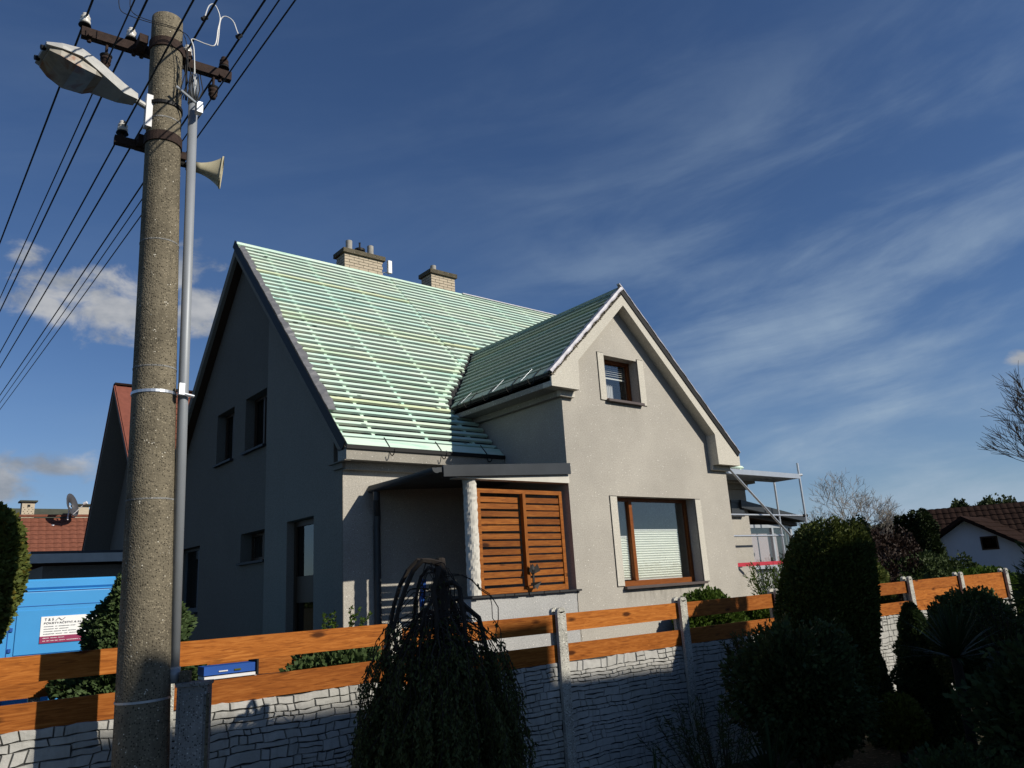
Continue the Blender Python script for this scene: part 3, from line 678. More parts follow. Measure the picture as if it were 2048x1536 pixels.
for i in range(rows+1):
    z = -.095+(1.375+.095)*i/rows
    for k in range(22):
        a = 2*math.pi*k/22; r = .088+g.uniform(-.006, .006); b.v.append((5.985+r*math.cos(a), 8.09+r*math.sin(a), z))
for i in range(rows):
    for k in range(22): a = i*22+k; c = i*22+(k+1) % 22; b.f.append((a, c, c+22, a+22)); b.mi.append(0)
H.part(b, 'porch_column', 'white_render', label='round rough-cast white column')
b = MB(); b.box((5.86, 8.002, GZ-.1), (7.689, 8.25, -.13)); H.part(b, 'parapet', 'parapet_stucco')
g = random.Random(18); cp = [Vector((7.70, 7.997, -.13))]
while cp[-1].z > GZ+.6: cp.append(cp[-1]+Vector((g.uniform(-.012, .014), 0, -g.uniform(.03, .07))))
m = MB(); m.tube(cp, [g.uniform(.0012, .0032) for _ in cp], 4); H.part(m, 'crack', 'black_iron')
g = random.Random(8)
x = 5.84
while x < 7.74:
    wd = g.uniform(.10, .22); wd = min(wd, 7.75-x)
    q = MB(); q.box((x+.003, 7.965-g.uniform(0, .02), -.128), (x+wd-.003, 8.26, -.10+g.uniform(-.004, .004))); H.part(q, 'slate', 'slate'); x += wd
b = MB(); b.box((4.99, 8.6, GZ), (5.86, 9.6, -.85)); b.box((5.9, 8.27, GZ), (7.68, 9.66, -.85)); H.part(b, 'porch_step', 'cabinet_concrete')
# slatted wooden screen between column and wing
b = MB(); y0, y1 = 8.10, 8.15
b.box((6.10, y0, -.095), (6.155, y1, 1.27)); b.box((7.575, y0, -.095), (7.63, y1, 1.27)); b.box((6.156, y0+.001, 1.215), (7.574, y1-.001, 1.27)); b.box((6.156, y0+.001, -.095), (7.574, y1-.001, -.02))
scr = H.part(b, 'porch_screen', 'screen_wood', label='orange-brown slatted wooden screen')
_rb('centre_post', (6.865, 8.078, -.02), (6.865, 8.078, 1.214), .075, .05, 'screen_wood', (1, 0, 0), scr)
for k in range(12):
    z = 1.135-k*.0985
    for (a, c) in ((6.157, 6.826), (6.904, 7.573)):
        zz = z+random.uniform(-.006, .006); _rb('slat', (a, 8.125, zz), (c, 8.125, zz+random.uniform(-.004, .004)), .022, .072, 'screen_wood', (0, 0, 1), scr)
# a black bird ornament clipped on the centre post
b = MB(); b.lathe((6.93, 8.03, .14), [(.0, -.02), (.028, .0), (.035, .05), (.022, .10), (.0, .13)], 8)
for sx in (-1, 1): b.add([(6.93, 8.02, .20), (6.93+sx*.06, 8.0, .27), (6.93+sx*.10, 7.99, .17), (6.93, 8.02, .13)], [(0, 1, 2, 3)])
b.add([(6.93, 8.02, -.02), (6.93-.08, 8.0, .02), (6.93+.11, 7.99, .03), (6.93+.03, 8.0, -.07)], [(0, 1, 2, 3)]); b.box((6.915, 8.02, -.06), (6.945, 8.035, .16))
tag(b.build('wind_ornament', 'knob'), 'small black butterfly-shaped ornament hung on the slatted porch screen', 'ornament')
b = MB(); b.tube([(6.02, 9.3, .16), (6.0, 9.32, -.02), (5.99, 9.35, -.2)], [.03, .045, .03], 8); tag(b.build('garden_tool', 'blue_dark'), 'small blue tool hanging in the dark porch left of the column', 'tool')

# ================================================================= CONSERVATORY AND SCAFFOLD
K = Root('conservatory', (15.6, 10.8, GZ), 'glazed conservatory with dark grey roof and lilac blind at the right end of the house', 'conservatory')
b = MB(); b.prism([(14.20, 1.30), (16.7, 1.02), (16.75, 1.12), (14.20, 1.47)], XZ, 9.55, 13.0); K.part(b, 'roof', 'anthracite')
b = MB(); b.prism([(14.20, 1.18), (16.55, .93), (16.55, 1.0), (14.20, 1.285)], XZ, 9.72, 13.0); K.part(b, 'beam', 'dark_wood')
b = MB(); b.box((14.61, 9.80, GZ), (16.4, 9.95, -.62)); K.part(b, 'plinth', 'stucco')
b = MB()
for x in (14.62, 15.60, 16.36): b.box((x, 9.80, -.62), (x+.07, 9.87, .97))
b.box((14.69, 9.801, .90), (16.36, 9.869, .97)); b.box((14.69, 9.801, .02), (16.36, 9.869, .10)); b.box((14.69, 9.801, -.62), (16.36, 9.869, -.56)); K.part(b, 'frame', 'steel_dull')
b = MB(); b.box((14.70, 9.83, .105), (16.35, 9.836, .895)); b.box((14.70, 9.83, -.555), (16.35, 9.836, .015)); K.part(b, 'glass', 'glass')
b = MB(); b.box((14.72, 9.90, .12), (15.9, 9.91, .78)); K.part(b, 'roller_blind', 'blind_lilac')
b = MB()
for k in range(60):
    a = 14.72+k*.025; b.add([(a, 9.92+.02*math.sin(k*1.3), -.55), (a+.025, 9.92+.02*math.sin((k+1)*1.3), -.55), (a+.025, 9.92+.02*math.sin((k+1)*1.3), .0), (a, 9.92+.02*math.sin(k*1.3), .0)], [(0, 1, 2, 3)])
K.part(b, 'curtain', 'curtain')
b = MB(); b.box((16.3, 9.9, GZ), (16.4, 13, 1.0)); b.box((14.6, 12.9, GZ), (16.4, 13, 1.0)); K.part(b, 'side_wall', 'stucco')
b = MB(); b.box((13.9, 9.60, 1.12), (14.35, 9.679, 1.42)); b.box((13.88, 9.58, 1.42), (14.42, 9.679, 1.46)); H.part(b, 'shutter_box', 'anthracite')
S = Root('scaffold', (14.0, 8.85, GZ), 'steel scaffold with one deck, diagonal brace and red toe board beside the wing', 'scaffold')
def st(name, p, q, r=.024, mat='steel'):
    m = MB(); m.tube([p, q], r, 10); return S.part(m, name, mat, smooth=False)
for (x, y, top) in ((15.38, 9.43, 1.90), (15.40, 8.82, 2.2)): st('standard', (x, y, GZ+.04), (x, y, top))
for (x, y) in ((15.38, 9.43), (15.40, 8.82)):
    m = MB(); m.box((x-.08, y-.08, GZ+.003), (x+.08, y+.08, GZ+.04)); S.part(m, 'base_plate', 'steel_dull')
st('brace', (12.70, 8.72, 1.95), (14.6, 8.72, .60)); st('guard_rail', (12.7, 8.86, 1.07), (15.40, 8.86, 1.07), .02); st('guard_rail', (12.75, 8.86, .66), (14.5, 8.86, .66), .02)
b = MB(); b.box((12.72, 8.82, .085), (14.3, 8.85, .155)); S.part(b, 'toe_board', 'red_paint')
dx0, dx1, dy0, dy1 = 12.70, 15.34, 8.78, 9.40
b = MB(); b.box((dx0, dy0, 1.855), (dx1, dy0+.02, 1.955)); b.box((dx0, dy1-.02, 1.855), (dx1, dy1, 1.955)); b.box((dx0, dy0+.021, 1.945), (dx1, dy1-.021, 1.955)); b.box((dx0, dy0+.021, 1.858), (dx0+.02, dy1-.021, 1.944)); b.box((dx1-.02, dy0+.021, 1.858), (dx1, dy1-.021, 1.944))
for k in range(10): b.box((dx0+.2+k*.24, dy0+.021, 1.89), (dx0+.23+k*.24, dy1-.021, 1.943))
S.part(b, 'deck', 'steel')
st('coupler', (15.36, 8.82, 1.93), (15.50, 8.82, 1.95), .03, 'steel_dull'); st('coupler', (15.36, 8.84, 1.07), (15.46, 8.82, 1.07), .034, 'black_iron')

# ================================================================= FENCE
fa = .65678-.70042; FD = Vector((math.cos(fa), math.sin(fa), 0)); FN = Vector((-math.sin(fa), math.cos(fa), 0)); FDist = 6.95
def fp(s, z, d=0.): v = FD*s+FN*(FDist+d); return Vector((v.x, v.y, z))
FE = Root('fence', tuple(fp(6, GZ)), 'long garden fence of orange boards on white stone-pattern concrete panels between concrete posts', 'fence')
POST = [-4.53, -2.47, -.41, 1.65, 3.71, 5.80, 7.85, 9.90, 11.93, 13.76, 15.72, 17.75]
def btop(i): return -.285 if i < 4 else (-.345 if i < 9 else -.335)
pm = MB()   # H-section post with rounded top, modelled at its own origin
def post_mesh():
    q = MB(); h0 = GZ-.1-0; 
    for dy in (-.052, .052):
        q.box((-.062, dy-.022, 0), (.062, dy+.022, 2.02))
        for k in range(6):
            a0, a1 = math.pi*k/6, math.pi*(k+1)/6
            q.add([(.062*math.cos(a0), dy-.022, 2.02+.045*math.sin(a0)), (.062*math.cos(a1), dy-.022, 2.02+.045*math.sin(a1)), (0, dy-.022, 2.0), (.062*math.cos(a0), dy+.022, 2.02+.045*math.sin(a0)), (.062*math.cos(a1), dy+.022, 2.02+.045*math.sin(a1)), (0, dy+.022, 2.0)], [(0, 1, 2), (5, 4, 3), (0, 3, 4, 1)])
    q.box((-.02, -.03, 0), (.02, .03, 2.0))
    me = bpy.data.meshes.new('post'); me.from_pydata(q.v, [], q.f); me.materials.append(MAT['post_concrete']); return me
pmesh = post_mesh()
for i, s_ in enumerate(POST):
    o = bpy.data.objects.new('post', pmesh); COL.objects.link(o); o.parent = FE.o; o.matrix_parent_inverse = FE.inv
    p = fp(s_, btop(i)-2.02+.03); o.matrix_basis = Matrix.Translation(p)@Matrix.Rotation(fa, 4, 'Z')
nst = 0; stuffmb = MB()
g = random.Random(21)
def stone_shape(s0, s1, z0, z1):
    """a rough-faced stone with bevelled, wandering edges, front towards the viewer"""
    j = .0030; s0 += j; s1 -= j; z0 += j; z1 -= j; n = max(2, int((s1-s0)/.06)); e = .0045
    top = []; bot = []
    for k in range(n+1):
        s_ = s0+(s1-s0)*k/n; top.append((s_, z1+g.uniform(-.006, .005))); bot.append((s_, z0+g.uniform(-.005, .006)))
    loop = bot+top[::-1]; cs, cz = (s0+s1)/2, (z0+z1)/2; d = g.uniform(.012, .018)
    inner = [(cs+(a-cs)*(1-e*2/(s1-s0)), cz+(c-cz)*(1-e*2/(z1-z0))) for a, c in loop]
    m = len(loop); vs = [(a, 0., c) for a, c in loop]+[(a, -d+g.uniform(-.0012, .0012), c) for a, c in inner]
    fs = [(k, (k+1) % m, (k+1) % m+m, k+m) for k in range(m)]+[tuple(range(m, 2*m))]
    return vs, fs
def local_to_world(v):
    s_, z = v[0], v[2]
    return fp(s_+.010*math.sin(9*z*2.3+s_*3)+.006*math.sin(31*z+7*s_), z+.006*math.sin(5.3*s_+4*z)+.0045*math.sin(13.7*s_+9*z)+.003*math.sin(37*s_), v[1])
stones_near = 0
for i in range(len(POST)-1):
    a, c = POST[i]+.05, POST[i+1]-.05; zt = btop(i)-.515; 
    for lv in range(4):
        z1 = zt-lv*.5-.002; z0 = z1-.496
        if z0 < GZ-.3: z0 = GZ-.3
        if z1 <= GZ: break
        q = MB(); q.v = []; q.box((a, -.012, z0), (c, .022, z1)); q.v = [tuple(local_to_world(v)) for v in q.v]; FE.part(q, 'concrete_panel', 'stone_joint')
        z = z0-.001
        while z < z1-.02:
            h = g.choice([.04, .05, .06, .075, .095]); h = min(h, z1+.001-z)
            if z1+.001-(z+h) < .03: h = z1+.001-z
            s_ = a+.01-g.uniform(0, .1)
            while s_ < c-.02:
                w_ = g.choice([.07, .09, .12, .16, .22, .30])*g.uniform(.85, 1.15); e0 = max(s_, a+.008); e1 = min(s_+w_, c-.008)
                if c-.008-e1 < .05: e1 = c-.008
                if e1-e0 > .03:
                    split = h > .075 and g.random() < .38 and e1-e0 > .10
                    parts = [(e0, e1, z, z+h)] if not split else [(e0, e1, z, z+h*.52), (e0, e1, z+h*.52, z+h)]
                    for (p0, p1, q0, q1) in parts:
                        vs, fs = stone_shape(p0, p1, q0, q1)
                        vs = [(v[0], v[1]-.013, v[2]) for v in vs]
                        if 2 <= i <= 6 and lv <= 1 and stones_near < 296 and (i in (2, 4) or lv == 0) and z > -1.45:
                            stones_near += 1; m = MB(); m.add([tuple(local_to_world(v)) for v in vs], fs); me = bpy.data.meshes.new('stone'); me.from_pydata(m.v, [], m.f)
                            o = link('stone', me, 'stone', FE.o); o.matrix_parent_inverse = FE.inv
                        else: stuffmb.add([tuple(local_to_world(v)) for v in vs], fs)
                s_ = e1 if e1 >= c-.01 else s_+w_
            z += h
o = FE.part(stuffmb, 'stone_relief', 'stone'); o['kind'] = 'stuff'
for i in range(len(POST)-1):
    a, c = POST[i]+.03, POST[i+1]-.03; t_ = btop(i); dz = g.uniform(-.006, .006)
    def plank(z1, z0, d=0.):
        bar('board', fp(a, (z0+z1)/2+g.uniform(-.004, .004), d), fp(c, (z0+z1)/2+g.uniform(-.004, .004), d), .028, z1-z0, 'fence_wood', FE)
    if i < 9: plank(t_+dz, t_-.188); plank(t_-.325, t_-.512)
    else: plank(t_, t_-.170); plank(t_-.174, t_-.342); plank(t_-.346, t_-.512)
# rear low plank rail in the yard, seen through the gaps
r2 = Root('rear_plank_fence', tuple(fp(3.5, GZ, 2.2)), 'second low orange plank fence seen through the gap between the front boards', 'fence')
bar('board', fp(-1.2, -.64, 2.2), fp(6.2, -.74, 2.2), .03, .19, 'fence_wood', r2); bar('board', fp(-1.2, -.97, 2.2), fp(6.2, -1.05, 2.2), .03, .19, 'fence_wood', r2)
for s_ in (-1.1, 1.0, 3.05, 5.0):
    m = MB(); m.box((-.05, -.05, 0), (.05, .05, 1.75)); m.v = [tuple(fp(s_+v[0], GZ+v[2], 2.27+v[1])) for v in m.v]; r2.part(m, 'post', 'post_concrete')

# ================================================================= UTILITY POLE
pb = Vector((1.652, 6.166, GZ)); ptop = Vector((1.502, 6.203, 5.02))
def pole_at(z): t_ = (z-GZ)/(ptop.z-GZ); return pb.lerp(ptop, t_)
U = Root('utility_pole', tuple(pb), 'tall round concrete utility pole, speckled and weathered, leaning slightly', 'utility pole')
b = MB(); zs = [GZ-.2+k*(5.02-GZ+.2)/40 for k in range(41)]
def prad(z): return .196-(z-GZ)/(5.02-GZ)*.070
b.tube([pole_at(z) for z in zs]+[pole_at(5.03)], [prad(z) for z in zs]+[.10], 40); shaft = U.part(b, 'shaft', 'pole_concrete', smooth=False)
for f_ in shaft.data.polygons: f_.use_smooth = len(f_.vertices) == 4
def ring(name, z, h, out, mat, tilt=0.):
    m = MB(); p = pole_at(z); ax = (ptop-pb).normalized()
    m.tube([p-ax*h/2, p+ax*h/2], [prad(z)+out]*2, 32); return U.part(m, name, mat)
for z in (2.86, 1.80, .78, 3.98): ring('casting_seam', z, .012, .0025, 'cabinet_concrete')
ring('iron_clamp', 4.72, .085, .012, 'rust'); ring('iron_clamp', 3.80, .085, .012, 'rust'); ring('steel_strap', 1.60, .022, .006, 'steel'); ring('steel_strap', -.62, .015, .005, 'steel_dull'); ring('iron_clamp', 4.12, .03, .012, 'black_iron')
# upper crossarm
ca, cb = Vector((.885, 6.44, 4.775)), Vector((2.115, 6.33, 4.775))
b = MB(); b.beam(ca, cb, .065, .085); arm = U.part(b, 'crossarm', 'rust', label='rusty upper crossarm')
def mpart(m, name, mat, par, smooth=False): return m.build(name, mat, par, smooth)
for t_ in (.05, .33, .38, .60, .92):
    p = ca.lerp(cb, t_); m = MB(); m.tube([p+Vector((0, -.05, -.03)), p+Vector((0, -.032, -.03))], .018, 6); m.tube([p+Vector((0, 0, -.075)), p+Vector((0, 0, -.04))], .018, 6); mpart(m, 'bolt', 'rust', arm)
for sx in (-1, 1):
    m = MB(); p = pole_at(4.775)+Vector((sx*.18, .07, 0)); m.box((p.x-.035, p.y-.05, p.z-.04), (p.x+.035, p.y+.12, p.z+.04)); mpart(m, 'clamp_lug', 'rust', arm)
def insulator(p, up=1, par=None, pin=.10, mat='porcelain'):
    m = MB(); p = Vector(p); m.tube([p-Vector((0, 0, up*pin)), p+Vector((0, 0, up*.02))], .012, 8)
    i_ = mpart(m, 'insulator', 'rust', par)
    m = MB(); pr_ = [(.038, .0), (.044, .02), (.042, .035), (.028, .045), (.040, .055), (.040, .068), (.024, .078), (.030, .088), (.026, .104), (.010, .112)]
    m.tube([p+Vector((0, 0, up*z)) for r, z in pr_], [r for r, z in pr_], 18); mpart(m, 'porcelain_bell', mat, i_, True)
    m = MB(); m.tube([p+Vector((0, 0, -up*.012)), p+Vector((0, 0, up*.004))], [.050, .044], 16); mpart(m, 'lower_skirt', 'black_iron', i_)
    return i_
for (x, y) in ((.905, 6.44), (1.262, 6.408), (1.725, 6.36), (2.048, 6.33)): insulator((x, y, 4.86), 1, arm, .06, 'porcelain' if x < 2 else 'rust')
insulator((1.082, 6.42, 4.60), -1, arm, .14, 'rust'); insulator((1.962, 6.34, 4.60), -1, arm, .14, 'rust')
# lower crossarm
la, lb = Vector((1.205, 6.47, 3.87)), Vector((1.78, 6.43, 3.87))
b = MB(); b.beam(la, lb, .055, .07); arm2 = U.part(b, 'crossarm', 'rust', label='short rusty lower crossarm')
insulator((1.262, 6.465, 3.955), 1, arm2, .05); m = MB(); m.box((1.37, 6.36, 3.84), (1.47, 6.5, 3.93)); mpart(m, 'clamp_lug', 'rust', arm2)
# tangle of thin control wires at the head
g = random.Random(5)
m = MB()
for k in range(6):
    p0 = Vector((1.62+g.uniform(-.02, .02), 6.02, 4.55+g.uniform(-.1, .1))); p1 = Vector((1.60+g.uniform(-.03, .05), 6.0, 4.15)); m.tube([p0, (p0+p1)/2+Vector((g.uniform(-.02, .05), -.03, 0)), p1], .0045, 5)
pts = [Vector(p) for p in ((1.074, 6.056, 5.02), (1.092, 6.052, 4.838), (1.175, 6.037, 4.798), (1.318, 6.007, 4.783), (1.507, 5.963, 4.778), (1.616, 5.934, 4.724), (1.66, 5.917, 4.515), (1.655, 5.916, 4.292))]
pts2 = [Vector(p) for p in ((1.161, 6.04, 5.054), (1.172, 6.037, 4.857), (1.279, 6.016, 4.805), (1.468, 5.972, 4.796), (1.569, 5.947, 4.756), (1.616, 5.934, 4.548), (1.612, 5.935, 4.275))]
def smooth_pts(pts, n=6):
    out = []
    for i in range(len(pts)-1):
        a_, b_, c_, d_ = pts[max(i-1, 0)], pts[i], pts[i+1], pts[min(i+2, len(pts)-1)]
        for k in range(n):
            t_ = k/n; out.append(.5*((2*b_)+(-a_+c_)*t_+(2*a_-5*b_+4*c_-d_)*t_*t_+(-a_+3*b_-3*c_+d_)*t_**3))
    return out+[pts[-1]]
m.tube(smooth_pts(pts), .0035, 5); m.tube(smooth_pts(pts2), .0035, 5)
U.part(m, 'control_wire', 'black_iron')
J1 = [Vector(p) for p in ((1.68, 5.916, 4.268), (1.659, 5.922, 4.61), (1.639, 5.928, 4.715), (1.748, 5.896, 4.694), (1.817, 5.875, 4.702), (1.835, 5.87, 4.861), (1.847, 5.866, 4.994), (1.803, 5.88, 5.113), (1.757, 5.894, 5.089), (1.727, 5.903, 4.955))]
J2 = [Vector(p) for p in ((1.835, 5.868, 4.70), (1.842, 5.868, 4.785), (1.852, 5.865, 4.969), (1.893, 5.851, 5.017), (1.95, 5.833, 4.984), (1.984, 5.821, 4.888), (2.001, 5.815, 4.84))]
for J in (J1, J2):
    m = MB(); m.tube(smooth_pts(J), .0048, 6); U.part(m, 'jumper_cable', 'white_plastic')
    m = MB(); p = J[-1]; m.tube([p-Vector((.02, 0, .02)), p+Vector((.02, 0, .015))], .018, 8); m.tube([p-Vector((0, 0, .035)), p+Vector((0, 0, .02))], .010, 6); U.part(m, 'wire_clamp', 'black_rubber')
m = MB(); m.tube([Vector((1.55, 5.98, 4.24)), Vector((1.74, 5.97, 4.12))], .011, 6); m.box((1.715, 5.95, 4.05), (1.765, 6.01, 4.15)); U.part(m, 'cable_bracket', 'steel_dull')
m = MB(); m.box((1.705, 6.00, 1.58), (1.745, 6.05, 1.67)); m.tube([Vector((1.72, 6.045, 1.60)), Vector((1.83, 6.05, 1.585))], .013, 8); U.part(m, 'pipe_bracket', 'steel')
# cable conduit beside the pole
c0, c1 = Vector((1.800, 6.12, -.48)), Vector((1.722, 6.09, 4.22))
b = MB(); b.tube([c0, c0.lerp(c1, .5), c1], [.039, .039, .038], 20); b.tube([c0-Vector((0, 0, .05)), c0+Vector((0, 0, .06))], .046, 16)
cd = b.build('cable_conduit', 'pipe_grey', None, True); tag(cd, 'straight grey cable conduit rising along the right side of the concrete pole', 'pipe')
b = MB(); b.tube([c1-Vector((0, 0, .02)), c1+Vector((0, .01, .22)), c1+Vector((0, .01, .30))], [.045, .038, .012], 14); o = b.build('cable_head', 'steel_dull', cd, True)
b = MB()
for k in range(5): b.tube([c1+Vector((.02*k-.04, -.02, .28)), c1+Vector((.03*k-.06, -.06, .10)), c1+Vector((.01*k-.02, -.05, -.02))], .005, 5)
b.build('cable_tail', 'black_iron', cd)
# power lines
def wire(x, z, x2=None, r=.0075, label='', slope=.016, free=False):
    pts = []
    for k in range(0, 33):
        y = -16+k*2.1; t_ = (y-6.35)
        pts.append(Vector((x, y, z+.018*t_ + (.0004*t_*t_ if t_ > 0 else .0025*t_*t_*.4))))
    m = MB(); m.tube(pts, r, 6); return tag(m.build('power_line', 'black_rubber'), label, 'wire', 'overhead wires carried by the concrete pole')
wire(.908, 4.93, r=.009, label='leftmost overhead wire, on the white insulator at the far left of the upper crossarm')
wire(1.082, 4.52, r=.006, label='thin overhead wire on the left insulator hanging below the upper crossarm')
wire(1.265, 4.93, r=.009, label='overhead wire on the white insulator between the crossarm end and the pole')
wire(1.273, 4.011, r=.007, label='overhead wire on the insulator of the short lower crossarm')
wire(1.727, 4.93, r=.009, label='overhead wire on the white insulator just right of the pole top')
wire(2.05, 4.93, r=.009, label='overhead wire on the insulator at the right end of the upper crossarm')
wire(1.964, 4.52, r=.006, label='thin overhead wire on the right insulator hanging below the upper crossarm')
wire(2.18, 4.77, r=.007, label='rightmost overhead wire passing just clear of the crossarm end')
# second pole of the line, far behind, out of the way of the view
# street lamp
ROLL = 5
def lamp():
    base = pole_at(4.12); a0 = Vector((base.x-.16, base.y-.04, 4.10))
    R_ = Root('street_lamp', tuple(a0), 'white street lamp with a stained rusty bowl fixed to the left of the concrete pole', 'street lamp')
    d = LAMP_TIP-a0; L = d.length; x = d.normalized(); z = (Vector((0, 0, 1))-x*x.z).normalized(); y = z.cross(x); ro = Matrix.Rotation(math.radians(ROLL), 3, x); y = ro@y; z = ro@z
    T = lambda u, v, w: a0+x*u+y*v+z*w
    def loft(secs, name, mat, par=None):
        m = MB(); vs = []; n = len(secs[0][1])
        for (u, pr_) in secs: vs += [T(u, p[0], p[1]) for p in pr_]
        fs = []
        for i in range(len(secs)-1):
            for k in range(n): fs.append((i*n+k, i*n+(k+1) % n, (i+1)*n+(k+1) % n, (i+1)*n+k))
        fs.append(tuple(reversed(range(n)))); fs.append(tuple(range((len(secs)-1)*n, len(secs)*n))); m.add(vs, fs); return R_.part(m, name, mat)
    def sec(w_, top, bot, k=.78): return [(-w_, bot), (w_, bot), (w_, bot+(top-bot)*.35), (w_*k, top), (-w_*k, top), (-w_, bot+(top-bot)*.35)]
    loft([(.08, sec(.05, .03, -.035)), (.20, sec(.075, .05, -.06)), (.42, sec(.15, .095, -.03)), (.56, sec(.185, .11, .0)), (L-.10, sec(.165, .08, .0)), (L, sec(.13, .045, .0))], 'housing', 'lamp_shell')
    loft([(.38, sec(.115, -.003, -.045, 1.)), (.44, sec(.145, -.002, -.075, 1.)), (.58, sec(.165, -.002, -.09, .98)), (L-.10, sec(.150, -.002, -.06, 1.)), (L-.03, sec(.115, -.002, -.03, 1.))], 'bowl', 'lamp_bowl')
    m = MB(); m.tube([T(-.02, 0, -.03), T(.14, 0, 0)], .026, 12); R_.part(m, 'spigot', 'lamp_shell')
    m = MB(); p = T(-.03, 0, -.06); m.box((p.x-.025, p.y-.035, p.z-.16), (p.x+.025, p.y+.035, p.z+.14)); R_.part(m, 'wall_plate', 'white_paint')
    m = MB(); m.box((0, 0, 0), (.001, .001, .001)); 
    for sy in (-.07, .07): m = MB(); m.tube([T(L-.01, sy, .01), T(L+.02, sy, .0)], .02, 8); R_.part(m, 'latch', 'black_iron')
LAMP_TIP = Vector((.575, 6.05, 4.17))
lamp()
# horn loudspeaker
SPK = Vector((1.86, 6.40, 3.785))
def horn():
    R_ = Root('loudspeaker', tuple(SPK), 'beige horn loudspeaker pointing right on the concrete pole', 'loudspeaker')
    x = Vector((.93, -.30, -.10)).normalized(); z = (Vector((0, 0, 1))-x*x.z).normalized(); y = z.cross(x); n = 20
    vs = []; prof = [(.0, .055, .055), (.05, .058, .060), (.10, .066, .072), (.15, .078, .092), (.20, .094, .120), (.235, .110, .145), (.25, .120, .158)]
    m = MB()
    prof = [(u*.84, a_*.84, b_*.84) for u, a_, b_ in prof]
    for (u, a_, b_) in prof:
        for k in range(n):
            t_ = 2*math.pi*k/n; c_, s_ = math.cos(t_), math.sin(t_); e = 1 if u < .05 else 1-.5*(u/.25)
            cx = math.copysign(abs(c_)**e, c_); sy = math.copysign(abs(s_)**e, s_); vs.append(SPK+x*u+y*(a_*cx)+z*(b_*sy))
    fs = [(i*n+k, i*n+(k+1) % n, (i+1)*n+(k+1) % n, (i+1)*n+k) for i in range(len(prof)-1) for k in range(n)]
    m.add(vs, fs); o = R_.part(m, 'horn', 'horn', smooth=True); o.modifiers.new('t', 'SOLIDIFY').thickness = .006
    m = MB(); vs2 = vs[-n:]; vv = [v+x*.012 for v in vs2]; vo = [SPK+(v-SPK)*1.0+ (v-(SPK+x*.21)).normalized()*.008 for v in vs2]; m.add(vo+[v+x*.012 for v in vo], [(k, (k+1) % n, (k+1) % n+n, k+n) for k in range(n)]); m.add(list(vs2), []); o = R_.part(m, 'rim', 'horn'); o.modifiers.new('t', 'SOLIDIFY').thickness = .006
    m = MB(); m.tube([SPK-x*.08, SPK+x*.0], [.044, .052], 20); m.tube([SPK-x*.22, SPK-x*.08], .025, 10); R_.part(m, 'driver', 'black_rubber')
horn()
# concrete cable cabinet at the foot of the pole
CB = Root('cable_cabinet', (2.05, 5.95, GZ), 'weathered grey concrete cable cabinet at the foot of the utility pole', 'cabinet')
def ob(cx, cy, w, d, z0, z1, rot=-.52):
    c_, s_ = math.cos(rot), math.sin(rot); m = MB(); m.box((-w/2, -d/2, z0), (w/2, d/2, z1)); m.v = [(cx+v[0]*c_-v[1]*s_, cy+v[0]*s_+v[1]*c_, v[2]) for v in m.v]; return m
CB.part(ob(1.905, 5.97, .205, .15, GZ-.02, -.55), 'body', 'cabinet_concrete'); CB.part(ob(1.905, 5.97, .225, .17, -.548, -.525), 'lid', 'cabinet_concrete'); CB.part(ob(1.868, 5.900, .155, .012, GZ+.15, -.60), 'door', 'cabinet_concrete')
CB.part(ob(1.960, 5.850, .02, .016, GZ+.15, -.60), 'edge_frame', 'cap_concrete'); CB.part(ob(1.86, 6.04, .07, .07, -.524, -.45), 'pipe_collar', 'cap_concrete')
# brown handrail in the near left corner
hr = MB(); hr.beam((.30, 1.75, -.55), (.62, 1.72, -.84), .10, .10); 
tag(hr.build('handrail', 'brown_lacquer'), 'dark brown glossy handrail in the lower left corner', 'handrail')

# ================================================================= VAN AND YARD THINGS
VD = 3.55    # metres behind the fence line
V = Root('van', tuple(fp(1.0, GZ, VD+1)), 'tall blue box van with a white and magenta roofing-firm sign, parked behind the fence', 'van')
def vbox(s0, s1, z0, z1, d0, d1):
    m = MB(); m.box((s0, d0, z0), (s1, d1, z1)); m.v = [tuple(fp(v[0], v[2], v[1])) for v in m.v]; return m
m = vbox(-1.7, 1.92, GZ+.55, .285, VD, VD+2.0)
body = V.part(m, 'body', 'blue_paint'); bv = body.modifiers.new('b', 'BEVEL'); bv.width = .035; bv.segments = 3
V.part(vbox(-1.66, 1.90, .288, .40, VD+.03, VD+1.97), 'roof', 'blue_paint').modifiers.new('b', 'BEVEL').width = .02
for k_ in range(3): V.part(vbox(.845, .875, -.38+k_*.22, -.34+k_*.22, VD-.016, VD-.001), 'hinge', 'blue_dark')
V.part(vbox(-1.69, 1.915, .262, .268, VD-.005, VD+.01), 'roof_seam', 'blue_dark'); V.part(vbox(-1.69, 1.915, .10, .106, VD-.004, VD+.01), 'panel_joint', 'blue_dark'); V.part(vbox(.83, .838, GZ+.6, .26, VD-.004, VD+.01), 'door_joint', 'blue_dark')
m = vbox(.90, 1.90, -.42, .06, VD-.012, VD-.002); fr = V.part(m, 'pressed_panel', 'blue_paint'); fr.modifiers.new('b', 'BEVEL').width = .006
V.part(vbox(.86, 1.915, -.47, -.44, VD-.018, VD-.002), 'swage', 'blue_paint'); V.part(vbox(-1.7, .80, -.47, -.44, VD-.018, VD-.002), 'swage', 'blue_paint')
SG = vbox(1.14, 1.86, -.31, -.02, VD-.018, VD-.0125); sg = V.part(SG, 'sign', 'sign_white')
m = vbox(1.14, 1.86, -.31, -.235, VD-.022, VD-.0185); m.build('sign_band', 'sign_magenta', sg)
